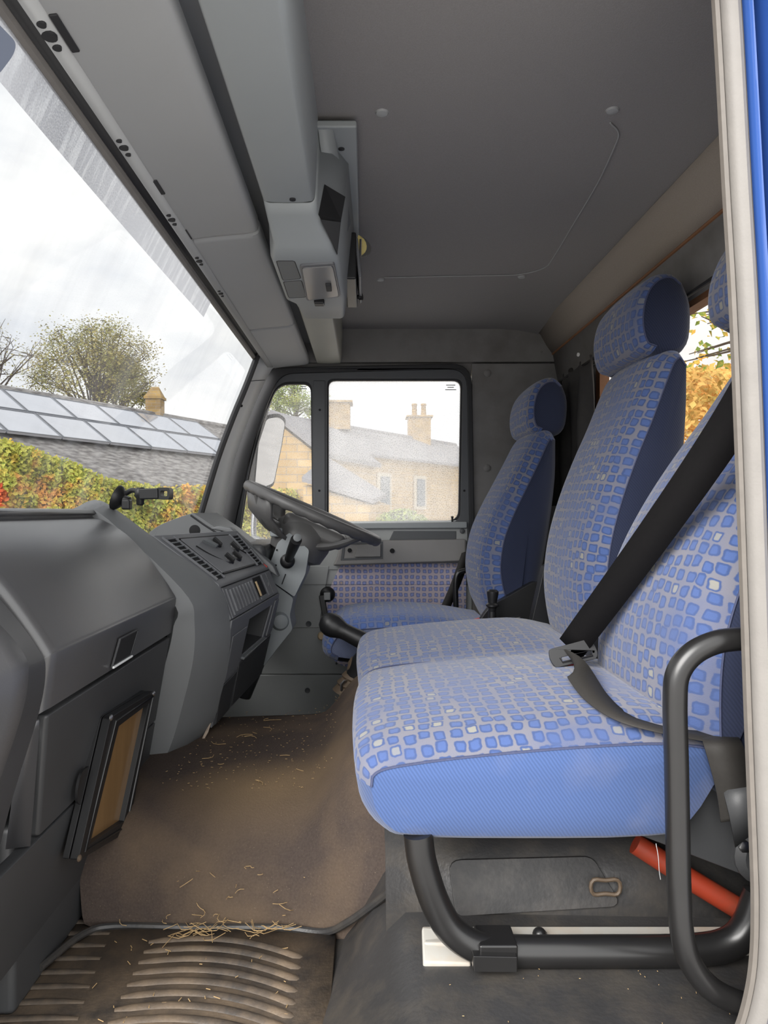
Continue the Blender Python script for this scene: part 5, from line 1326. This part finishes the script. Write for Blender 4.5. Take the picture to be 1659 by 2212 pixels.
# ---- curtain bunched in the far rear corner
cu = thing('curtain', 'dark grey curtain bunched up in the far rear corner behind the driver seat', 'curtain', tuple(V(0.68, 2.4, -0.1)))
def cloth(y0, y1, ztop, zbot, amp, nf, name, dx=0.0, tie=None):
    rows = []
    for j in range(15):
        t = j / 14; z = lerp(ztop, zbot, t)
        row = []
        for i in range(49):
            s = i / 48
            sq_ = 1.0
            if tie: sq_ = 1 - 0.35 * math.exp(-((t - tie) / 0.15) ** 2)
            y = (y0 + y1) / 2 + (s - 0.5) * (y1 - y0) * sq_
            x = 0.695 + dx + amp * math.sin(s * nf * 2 * math.pi + 0.8 * math.sin(3 * t)) * (0.5 + 0.5 * t) + 0.006 * math.sin(7 * t + 9 * s)
            row.append(V(x, y, z + 0.012 * math.sin(s * nf * 2 * math.pi + 1) * (1 - t)))
        rows.append(row)
    mk(name, *loft(rows), curtain_m, cu, solid=0.002, smooth=80)
cloth(2.13, 2.42, 0.455, -0.15, 0.020, 3, 'gathered_cloth', -0.03, 0.75)
cloth(2.42, 2.66, 0.43, 0.02, 0.022, 4, 'gathered_cloth', -0.045)
mk('press_stud', *lathe(P(1250, 766, 2.20), (-1, -0.3, 0), [(0.006, 0), (0.006, 0.003), (0.003, 0.004)], 12), white_m, cu)
mk('curtain_track', *tube([V(0.70, 1.0, 0.47), V(0.70, 2.68, 0.47)], 0.005, 8), rubber_m, cu)

# ================================================================== outside
def stone(name, c1, c2, scale=3.0, mort=(0.35, 0.3, 0.24)):
    m, N, L, b, out = newmat(name)
    tc = N.new('ShaderNodeTexCoord')
    br = N.new('ShaderNodeTexBrick'); br.inputs['Scale'].default_value = scale
    br.inputs['Color1'].default_value = (*c1, 1); br.inputs['Color2'].default_value = (*c2, 1); br.inputs['Mortar'].default_value = (*mort, 1)
    br.inputs['Mortar Size'].default_value = 0.02; br.inputs['Brick Width'].default_value = 1.0; br.inputs['Row Height'].default_value = 0.35
    sx = N.new('ShaderNodeSeparateXYZ'); L.new(tc.outputs['Object'], sx.inputs[0])
    ad = N.new('ShaderNodeMath'); ad.operation = 'ADD'; L.new(sx.outputs['X'], ad.inputs[0]); L.new(sx.outputs['Y'], ad.inputs[1])
    cx = N.new('ShaderNodeCombineXYZ'); L.new(ad.outputs[0], cx.inputs['X']); L.new(sx.outputs['Z'], cx.inputs['Y'])
    L.new(cx.outputs[0], br.inputs['Vector'])
    no = N.new('ShaderNodeTexNoise'); no.inputs['Scale'].default_value = 4; L.new(tc.outputs['Object'], no.inputs['Vector'])
    hs = N.new('ShaderNodeHueSaturation'); mr = N.new('ShaderNodeMapRange'); mr.inputs['To Min'].default_value = 0.7; mr.inputs['To Max'].default_value = 1.3
    L.new(no.outputs['Fac'], mr.inputs['Value']); L.new(mr.outputs[0], hs.inputs['Value']); L.new(br.outputs['Color'], hs.inputs['Color'])
    L.new(hs.outputs[0], b.inputs['Base Color']); b.inputs['Roughness'].default_value = 0.9
    return m
stone_m = stone('sandstone', (0.66, 0.47, 0.23), (0.52, 0.36, 0.17))
chim_m = stone('chimney_stone', (0.46, 0.30, 0.10), (0.32, 0.21, 0.09), 5)
slate_m, N, L, b, out = newmat('stone_slate')
tc = N.new('ShaderNodeTexCoord'); mp = N.new('ShaderNodeMapping'); mp.inputs['Scale'].default_value = (2.2, 2.2, 9)
n1 = N.new('ShaderNodeTexNoise'); n1.inputs['Scale'].default_value = 2.5; n1.inputs['Detail'].default_value = 6
rp = N.new('ShaderNodeValToRGB'); rp.color_ramp.elements[0].position = 0.35; rp.color_ramp.elements[0].color = (0.17, 0.155, 0.15, 1); rp.color_ramp.elements[1].position = 0.68; rp.color_ramp.elements[1].color = (0.46, 0.44, 0.42, 1)
L.new(tc.outputs['Object'], mp.inputs[0]); L.new(mp.outputs[0], n1.inputs['Vector']); L.new(n1.outputs['Fac'], rp.inputs[0]); L.new(rp.outputs[0], b.inputs['Base Color']); b.inputs['Roughness'].default_value = 0.85
slate2_m = simple('grey_slate', (0.26, 0.255, 0.27), 0.8, var=0.25, vscale=3)
solar_m = simple('solar_glass', (0.52, 0.54, 0.60), 0.12, var=0.15, vscale=2, spec=0.9, coat=1.0)  # base colour lightened to paint in the sky's reflection
alu_m = simple('panel_frame', (0.25, 0.26, 0.28), 0.4, metal=0.6, var=0.1)
gnd_m = simple('yard_gravel', (0.45, 0.435, 0.42), 0.95, var=0.25, vscale=3)
bark_m = simple('bark', (0.10, 0.075, 0.055), 0.9, var=0.3)
fade_glass = simple('house_window', (0.14, 0.16, 0.18), 0.2, var=0.2)

ground = mk('ground', [(-60, -30, 0), (60, -30, 0), (60, 90, 0), (-60, 90, 0)], [(0, 1, 2, 3)], gnd_m)
ground['kind'] = 'structure'

def house(name, label, e0, dr, s0, s1, half, ze, zr, wall_mat, roof_mat):
    """eave line through e0 along dr from s0 to s1; ridge lies 'half' behind it"""
    d = Vector((dr[0], dr[1], 0)).normalized(); bk = Vector((-d.y, d.x, 0))
    e = Vector((e0[0], e0[1], 0))
    h = thing(name, label, 'building', tuple(e + d * ((s0 + s1) / 2) + bk * half))
    def q(s, t, z): return e + d * s + bk * t + Vector((0, 0, CAMZ + z))
    secs = [[q(s, 0.12, -CAMZ), q(s, 0.12, ze), q(s, half, zr - 0.08), q(s, 2 * half - 0.12, ze), q(s, 2 * half - 0.12, -CAMZ)] for s in (s0 + 0.1, s1 - 0.1)]
    mk('wall', *loft(secs, True, True), wall_mat, h, smooth=0)
    for k in (0, 1):
        a = q(s0, -0.1 if k == 0 else 2 * half + 0.1, ze - 0.06); b_ = q(s1, -0.1 if k == 0 else 2 * half + 0.1, ze - 0.06)
        c = q(s1, half, zr); dd_ = q(s0, half, zr)
        mk('roof_slope', *prism([a, b_, c, dd_], (0, 0, 0.08)), roof_mat, h, smooth=0)
    mk('ridge', *tube([q(s0, half, zr + 0.07), q(s1, half, zr + 0.07)], 0.09, 8), roof_mat, h)
    return h, q
def chimney(h, base, w, hgt, mat, pots=0, cap=False):
    c = mk('chimney', *prism([base + Vector((x * w, y * w, 0)) for x, y in ((-.5, -.5), (.5, -.5), (.5, .5), (-.5, .5))], (0, 0, hgt)), mat, h, smooth=0)
    t = base + Vector((0, 0, hgt))
    mk('chimney_slab', *prism([t + Vector((x * w, y * w, 0)) for x, y in ((-.6, -.6), (.6, -.6), (.6, .6), (-.6, .6))], (0, 0, 0.06)), mat, c, smooth=0)
    if cap:
        a = t + Vector((0, 0, 0.06))
        pts = [a + Vector((x * w, y * w, 0)) for x, y in ((-.55, -.55), (.55, -.55), (.55, .55), (-.55, .55))] + [a + Vector((-.25 * w, 0, w * 0.7)), a + Vector((.25 * w, 0, w * 0.7))]
        mk('chimney_cap', pts, [(0, 1, 5, 4), (1, 2, 5), (2, 3, 4, 5), (3, 0, 4), (3, 2, 1, 0)], mat, c, smooth=0)
    for k in range(pots):
        mk('chimney_pot', *lathe(t + Vector(((k - (pots - 1) / 2) * w * 0.42, 0, 0.06)), (0, 0, 1), [(w * 0.13, 0), (w * 0.11, w * 0.5), (w * 0.14, w * 0.52), (w * 0.12, w * 0.6)], 10), mat, c)

# cottage with the solar panels, ahead of the truck
EA0 = (-5.15, 10.1); DA = (0.444, 0.896)
hA, qA = house('solar_cottage', 'long stone cottage with two rows of solar panels on its slate roof', EA0, DA, -5.0, 8.9, 2.59, 0.45, 2.14, stone_m, slate_m)
chimney(hA, P(335, 912, 16.6), 0.34, 0.52, chim_m, cap=True)
dA = Vector((DA[0], DA[1], 0)).normalized(); bA = Vector((-dA.y, dA.x, 0))
slope = (qA(0, 0, 0.45) - qA(0, 2.59, 2.14)); sl_n = dA.cross(slope).normalized()
if sl_n.z < 0: sl_n = -sl_n
for row, (t0, t1) in enumerate(((0.07, 0.33), (0.345, 0.61))):
    for k in range(11):
        s0 = -4.6 + k * 1.06 + row * 0.12
        def rp_(s, t): return qA(s, 2.59, 2.14) + slope * t + sl_n * 0.14
        pts = [rp_(s0, t1), rp_(s0 + 1.03, t1), rp_(s0 + 1.03, t0), rp_(s0, t0)]
        pn_ = mk('solar_panel', *prism(pts, sl_n * 0.04), solar_m, hA, smooth=0)
        c_ = sum(pts, Vector()) / 4
        mk('panel_frame', *plate([[lerp(c_, p, 1.0) + sl_n * 0.04 for p in pts], [lerp(c_, p, 0.955) + sl_n * 0.04 for p in pts]], sl_n * 0.01), alu_m, pn_, smooth=0)
# house beyond the driver's window
hB, qB = house('stone_house', 'pale stone house with slate roof beyond the misted driver window', (-1.02, 19.0), (0.57, 0.82), -0.4, 12.0, 2.5, 1.62, 2.73, stone_m, slate2_m)
chimney(hB, P(728, 930, 23.0), 0.84, 0.84, chim_m, pots=0)
chimney(hB, P(905, 968, 27.7), 0.84, 1.15, chim_m, pots=2)
for s in (0.8, 2.5, 4.6):
    w_ = mk('window', *prism([qB(s, 0.10, 0.07), qB(s + 0.75, 0.10, 0.07), qB(s + 0.75, 0.10, 1.15), qB(s, 0.10, 1.15)], qB(0, 0.06, 0) - qB(0, 0.10, 0)), simple('window_surround', (0.62, 0.55, 0.42), 0.8, var=0.1), hB, smooth=0)
    mk('pane', *prism([qB(s + 0.14, 0.05, 0.18), qB(s + 0.61, 0.05, 0.18), qB(s + 0.61, 0.05, 1.04), qB(s + 0.14, 0.05, 1.04)], qB(0, 0.03, 0) - qB(0, 0.05, 0)), fade_glass, w_, smooth=0)
# gabled cottage seen through the quarter light
gb = thing('gabled_cottage', 'sandstone cottage gable seen past the mirror through the quarter window', 'building', tuple(P(600, 1105, 11)[:2]) + (0,))
gp = [P(x, y, 11.0) for x, y in ((505, 985), (588, 905), (668, 968), (690, 985))]
base = [Vector((gp[3].x, 11, 0)), Vector((gp[0].x, 11, 0))]
mk('wall', *prism(gp + base, (0.9, 2.4, 0)), stone_m, gb, smooth=0)
mk('roof_slope', *prism([gp[1] + Vector((0, -0.15, 0.04)), gp[3] + Vector((0.1, -0.15, -0.04)), gp[3] + Vector((1.0, 2.4, -0.04)), gp[1] + Vector((0.9, 2.4, 0.04))], (0, 0, 0.08)), slate2_m, gb, smooth=0)
mk('roof_slope', *prism([gp[1] + Vector((0, -0.15, 0.04)), gp[0] + Vector((-0.1, -0.15, -0.04)), gp[0] + Vector((0.8, 2.4, -0.04)), gp[1] + Vector((0.9, 2.4, 0.04))], (0, 0, 0.08)), slate2_m, gb, smooth=0)
lw = mk('window', *prism([P(x, y, 10.98) for x, y in ((566, 1148), (590, 1148), (590, 1196), (566, 1196))], (0, -0.05, 0)), simple('window_frame_paint', (0.5, 0.48, 0.42), 0.7, var=0.1), gb, smooth=0)
mk('pane', *prism([P(x, y, 10.92) for x, y in ((570, 1152), (586, 1152), (586, 1192), (570, 1192))], (0, -0.01, 0)), fade_glass, lw, smooth=0)
# lean-to in front of it
lt_ = thing('lean_to', 'low sandstone lean-to with a grey slate roof below the house windows', 'building', tuple(P(760, 1105, 9.5)[:2]) + (0,))
mk('wall', *prism([P(x, y, 9.5) for x, y in ((655, 1046), (800, 1090))] + [Vector((P(800, 0, 9.5).x, 9.5, 0)), Vector((P(655, 0, 9.5).x, 9.5, 0))], (0.3, 0.9, 0)), stone_m, lt_, smooth=0)
mk('roof_slope', *prism([P(652, 1040, 9.4), P(806, 1088, 9.4), P(806, 1082, 10.8) + Vector((0.2, 0, 0.05)), P(690, 1030, 10.8) + Vector((0.1, 0, 0.25))], (0, 0, 0.06)), slate2_m, lt_, smooth=0)

# foliage ----------------------------------------------------------
def leafmat(name, cols, scale=1.2):
    m, N, L, b, out = newmat(name)
    tc = N.new('ShaderNodeTexCoord')
    n1 = N.new('ShaderNodeTexNoise'); n1.inputs['Scale'].default_value = scale; n1.inputs['Detail'].default_value = 3
    L.new(tc.outputs['Object'], n1.inputs['Vector'])
    n2 = N.new('ShaderNodeTexNoise'); n2.inputs['Scale'].default_value = scale * 9; n2.inputs['Detail'].default_value = 2
    L.new(tc.outputs['Object'], n2.inputs['Vector'])
    ad = N.new('ShaderNodeMath'); ad.operation = 'MULTIPLY_ADD'; ad.inputs[1].default_value = 0.7; L.new(n2.outputs['Fac'], ad.inputs[0])
    L.new(n1.outputs['Fac'], ad.inputs[2])
    sb_ = N.new('ShaderNodeMath'); sb_.operation = 'SUBTRACT'; sb_.inputs[1].default_value = 0.35; L.new(ad.outputs[0], sb_.inputs[0])
    rp = N.new('ShaderNodeValToRGB')
    e = rp.color_ramp.elements
    while len(e) < len(cols): e.new(0.5)
    for k, c in enumerate(cols):
        e[k].position = 0.28 + 0.44 * k / (len(cols) - 1); e[k].color = (*c, 1)
    L.new(sb_.outputs[0], rp.inputs[0]); L.new(rp.outputs[0], b.inputs['Base Color'])
    b.inputs['Roughness'].default_value = 0.7
    b.inputs['Specular IOR Level'].default_value = 0.2
    return m
creeper_m = leafmat('creeper_leaf', [(0.80, 0.40, 0.10), (0.70, 0.55, 0.10), (0.42, 0.46, 0.08), (0.62, 0.58, 0.12), (0.24, 0.34, 0.06), (0.68, 0.50, 0.10)], 0.9)
red_leaf_m = leafmat('red_creeper_leaf', [(0.72, 0.10, 0.04), (0.85, 0.25, 0.08), (0.65, 0.16, 0.05)], 2)
tree_m = leafmat('tree_leaf', [(0.33, 0.27, 0.09), (0.40, 0.34, 0.12), (0.26, 0.27, 0.08), (0.45, 0.36, 0.14)], 0.7)
ash_m = leafmat('autumn_leaf', [(0.75, 0.40, 0.08), (0.70, 0.48, 0.10), (0.22, 0.30, 0.06), (0.16, 0.24, 0.05), (0.75, 0.5, 0.12)], 2.5)
gold_m = leafmat('golden_leaf', [(0.80, 0.42, 0.12), (0.85, 0.55, 0.18), (0.55, 0.42, 0.12)], 2)
green_m = leafmat('green_leaf', [(0.16, 0.25, 0.05), (0.30, 0.36, 0.08), (0.42, 0.42, 0.10)], 1.5)

def leaves(pts, size, rnd, name, mat, par, jitter=0.4, stuff=True):
    v, f = [], []
    for p, nrm_ in pts:
        s = size * rnd.uniform(1 - jitter, 1 + jitter)
        n_ = (Vector(nrm_) + Vector((rnd.uniform(-1, 1), rnd.uniform(-1, 1), rnd.uniform(-1, 1))) * 0.7).normalized()
        a = n_.orthogonal().normalized(); a = (a * math.cos(k_ := rnd.uniform(0, 6.28)) + n_.cross(a) * math.sin(k_)); b_ = n_.cross(a)
        k = len(v)
        v += [p + a * s, p + b_ * s * 0.55 + n_ * s * 0.18, p - a * s * 0.75, p - b_ * s * 0.55 + n_ * s * 0.18]
        f += [(k, k + 1, k + 2), (k, k + 2, k + 3)]
    o = mk(name, v, f, mat, par, smooth=0)
    if stuff: o['kind'] = 'stuff'
    return o

rn = random.Random(11)
hedge = thing('creeper_wall', 'garden wall thickly covered in red, orange and green autumn creeper', 'creeper', (-4.5, 9.0, 0))
# wall line: from left near to right far
hl = [(-7.0, 7.6, 1.05), (-4.35, 8.5, 0.82), (-3.75, 8.8, 0.60), (-3.35, 9.1, 0.36), (-3.0, 9.4, 0.30), (-2.1, 10.2, 0.31), (-1.0, 11.2, 0.3)]
for a_, b_ in zip(hl, hl[1:]):
    va, vb = Vector(a_), Vector(b_)
    off = Vector((-0.15, 0.25, 0))
    q_ = [Vector((a_[0], a_[1], 0)), Vector((b_[0], b_[1], 0)), Vector((b_[0], b_[1], CAMZ + b_[2] - 0.12)), Vector((a_[0], a_[1], CAMZ + a_[2] - 0.12))]
    mk('wall', *prism(q_, off), stone_m, hedge, smooth=0)
pts, rpts = [], []
for i in range(30000):
    k = rn.random() ** 0.9 * (len(hl) - 1); j = min(int(k), len(hl) - 2); t = k - j
    a_, b_ = Vector(hl[j]), Vector(hl[j + 1]); c_ = lerp(a_, b_, t)
    top_ = CAMZ + c_.z
    z = top_ - rn.random() ** 1.2 * 1.5
    d_ = Vector((b_.x - a_.x, b_.y - a_.y, 0)).normalized(); nn = Vector((d_.y, -d_.x, 0))
    depth = 0.10 + 0.13 * math.sin(c_.x * 9 + z * 5) * math.sin(z * 7 + c_.y * 3) + rn.uniform(0, 0.14)
    p = Vector((c_.x, c_.y, z + (rn.uniform(-0.05, 0.06) if z > top_ - 0.2 else 0))) + nn * depth
    is_red = (c_.x < -4.0 and z < CAMZ + 0.42 and math.sin(c_.x * 5) + math.sin(z * 6 + 1) > 0.35) 
    (rpts if is_red else pts).append((p, nn + Vector((0, 0, 0.5))))
leaves(pts, 0.036, rn, 'foliage', creeper_m, hedge)
leaves(rpts, 0.038, rn, 'red_foliage', red_leaf_m, hedge)

def tree(name, label, base, trunk_h, center, rad, nleaf, size, mat, nb=34, dens=1.0, seed=1, squash=0.8, lean=0.0):
    r_ = random.Random(seed)
    t = thing(name, label, 'tree', tuple(base))
    c = Vector(center)
    v, f = tube([Vector(base), lerp(Vector(base), c, 0.5) + Vector((0.1, 0, 0)), c + Vector((0, 0, rad * 0.2))], [0.18, 0.12, 0.04], 8)
    tips = []
    geos = [(v, f)]
    for i in range(nb):
        a = r_.uniform(0, 6.28); e = r_.uniform(-0.3, 1.4)
        d = Vector((math.cos(a) * math.cos(e), math.sin(a) * math.cos(e), math.sin(e)))
        s = lerp(Vector(base), c, r_.uniform(0.6, 1.0))
        tip = c + Vector((d.x * rad, d.y * rad, d.z * rad * squash)) * r_.uniform(0.8, 1.05)
        mid = lerp(s, tip, 0.5) + Vector((r_.uniform(-.2, .2), r_.uniform(-.2, .2), r_.uniform(0, .3))) * rad * 0.5
        geos.append(tube([s, mid, tip], [0.045, 0.022, 0.006], 5))
        tips.append((s, mid, tip))
        for q in range(4):
            m_ = lerp(mid, tip, r_.random()); e_ = m_ + Vector((r_.uniform(-1, 1), r_.uniform(-1, 1), r_.uniform(-0.4, 1))) * rad * 0.28
            geos.append(tube([m_, lerp(m_, e_, 0.5) + Vector((0, 0, 0.04)), e_], [0.014, 0.008, 0.003], 4)); tips.append((m_, lerp(m_, e_, 0.5), e_))
    mk('trunk', *join(*geos), bark_m, t)
    if nleaf:
        pts = []
        for i in range(nleaf):
            a_, m_, e_ = r_.choice(tips)
            q = r_.random() ** 0.6
            p = lerp(m_, e_, q) + Vector((r_.gauss(0, 1), r_.gauss(0, 1), r_.gauss(0, 1))) * rad * 0.085
            pts.append((p, Vector((0, -0.3, 0.8))))
        leaves(pts, size, r_, 'foliage', mat, t)
    return t
tree('autumn_tree', 'thinning olive-brown autumn tree standing behind the solar cottage', (-8.6, 22.5, 0), 4, P(205, 812, 22.5), 2.0, 15000, 0.042, tree_m, nb=44, seed=4)
tree('autumn_tree', 'leafier bronze tree standing close behind the cottage chimney', (-8.9, 26.5, 0), 4, P(262, 832, 26.5), 1.25, 8000, 0.045, tree_m, nb=26, seed=6)
tree('bare_tree', 'bare leafless tree at the left edge of the windscreen view', (-13.5, 25, 0), 4, P(-25, 800, 25.0), 2.2, 900, 0.04, tree_m, nb=40, seed=9)
tree('hazy_tree', 'grey green tree rising behind the gable in the quarter window', (-3.1, 32, 0), 4, P(640, 880, 32.0), 1.4, 7000, 0.045, green_m, nb=22, seed=12)
# bush below the driver's window
bs = thing('garden_bush', 'yellow-green bush growing against the stone house wall', 'bush', tuple(P(865, 1150, 9.0)[:2]) + (0,))
pts = []
cB = P(868, 1165, 8.6)
for i in range(2200):
    a, e, r = rn.uniform(0, 6.28), rn.uniform(-0.6, 1.57), rn.uniform(0.75, 1.0)
    d = Vector((math.cos(a) * math.cos(e), math.sin(a) * math.cos(e), math.sin(e)))
    pts.append((cB + Vector((d.x * 0.42, d.y * 0.42, d.z * 0.36)) * r, d))
leaves(pts, 0.035, rn, 'foliage', green_m, bs)
mk('stem', *tube([Vector((cB.x, cB.y, 0)), cB - Vector((0, 0, 0.1))], 0.03, 8), bark_m, bs)

# trees behind the cab, seen through the rear window
tr = thing('leafy_branches', 'branches with yellow and green autumn leaves hanging outside the rear window', 'tree', (2.9, 4.6, 0))
bg_, pts = [], []
for i in range(11):
    s = P(rn.uniform(1590, 1680), rn.uniform(600, 760), rn.uniform(4.4, 5.4)); e_ = P(rn.uniform(1455, 1530), rn.uniform(640, 800), s.y + rn.uniform(-0.2, 0.2))
    m_ = lerp(s, e_, 0.5) + Vector((0, 0, rn.uniform(-0.03, 0.06)))
    bg_.append(tube([s, m_, e_], [0.012, 0.007, 0.003], 5))
    for k in range(15):
        t = rn.random(); p = lerp(s, e_, t) + Vector((rn.gauss(0, .05), rn.gauss(0, .05), rn.gauss(-0.02, .05)))
        pts.append((p, Vector((-0.3, -0.6, 0.4))))
mk('branches', *join(*bg_), bark_m, tr)
mk('trunk', *tube([Vector((3.4, 4.9, 0)), Vector((3.2, 4.9, 2.2)), Vector((2.85, 4.9, 3.4))], [0.16, 0.11, 0.05], 10), bark_m, tr)
leaves(pts, 0.036, rn, 'foliage', ash_m, tr)
gd = thing('golden_shrub', 'dense golden shrub glowing behind the middle seat through the rear window', 'shrub', (3.4, 6.6, 0))
pts = []
for i in range(11000):
    y = rn.uniform(5.2, 7.8); x = (rn.uniform(1440, 1640) - VPX) / FPX * y
    zt = (VPY - 812) / FPX * y + 0.10 * math.sin(x * 6)
    pts.append((V(x, y, zt - rn.random() ** 1.3 * 1.9), Vector((-0.3, -0.6, 0.5))))
leaves(pts, 0.034, rn, 'foliage', gold_m, gd)
for i in range(6):
    mk('stem', *tube([Vector((2.5 + i * 0.22, 6.4, 0)), Vector((2.6 + i * 0.2, 6.4, 2.6))], [0.03, 0.012], 6), bark_m, gd)

# ---- exterior mirrors
mr_ = thing('door_mirror', 'tall black door mirror on a bent arm outside the driver quarter window', 'mirror', tuple(P(575, 1180, 2.95)))
sh = rpoly([(566, 900), (590, 893), (605, 903), (604, 960), (598, 1050), (560, 1068), (556, 960)], 8, 4)
def mface(q, back=0.0):
    dx = (q[0] - 581) / FPX * 3.0
    p_ = P(581, q[1], 3.0) + Vector((dx, dx, 0)) + Vector((-0.7, 0.7, 0)) * back
    return p_ + Vector((0.7, -0.7, 0)) * ((p_.z - CAMZ - 0.24) * 0.22)
mk('housing', *prism([mface(q) for q in sh], Vector((-0.05, 0.05, 0))), black_m, mr_, bevel=0.008)
mk('mirror_face', *prism([mface(lerp(Vector((581, 980)), Vector(q), 0.9), -0.002) for q in sh], (0.0007, -0.0007, 0)), mirror_m, mr_)
mk('arm', *tube(cr([P(566, 1000, 3.03), P(553, 1080, 3.0), P(548, 1150, 2.95), P(560, 1166, 2.92), P(620, 1180, 2.86), P(680, 1190, 2.80), P(690, 1192, 2.76)], 6), 0.012, 10), alu_m, mr_)
mk('upper_arm', *tube([P(560, 905, 3.0), P(550, 1000, 3.0), P(548, 1090, 3.0)], 0.016, 10), black_m, mr_)
fm = thing('passenger_mirror', 'dark mirror shell poking in at the top left corner beside the windscreen', 'mirror', tuple(P(-60, 150, 0.58)))
mk('shell', *prism([P(x, y, 0.56) for x, y in rpoly([(-190, -60), (-20, 34), (36, 92), (30, 118), (0, 158), (-60, 205), (-200, 190)], [20, 10, 14, 16, 12, 20, 20], 4)], (-0.09, 0.06, 0.02)), simple('mirror_shell', (0.035, 0.042, 0.06), 0.75, spec=0.2, var=0.1), fm, smooth=0)
mk('bracket', *tube([P(-120, 60, 0.58), P(-200, 40, 0.66), V(-0.56, 0.76, 0.45)], 0.012, 8), black_m, fm)
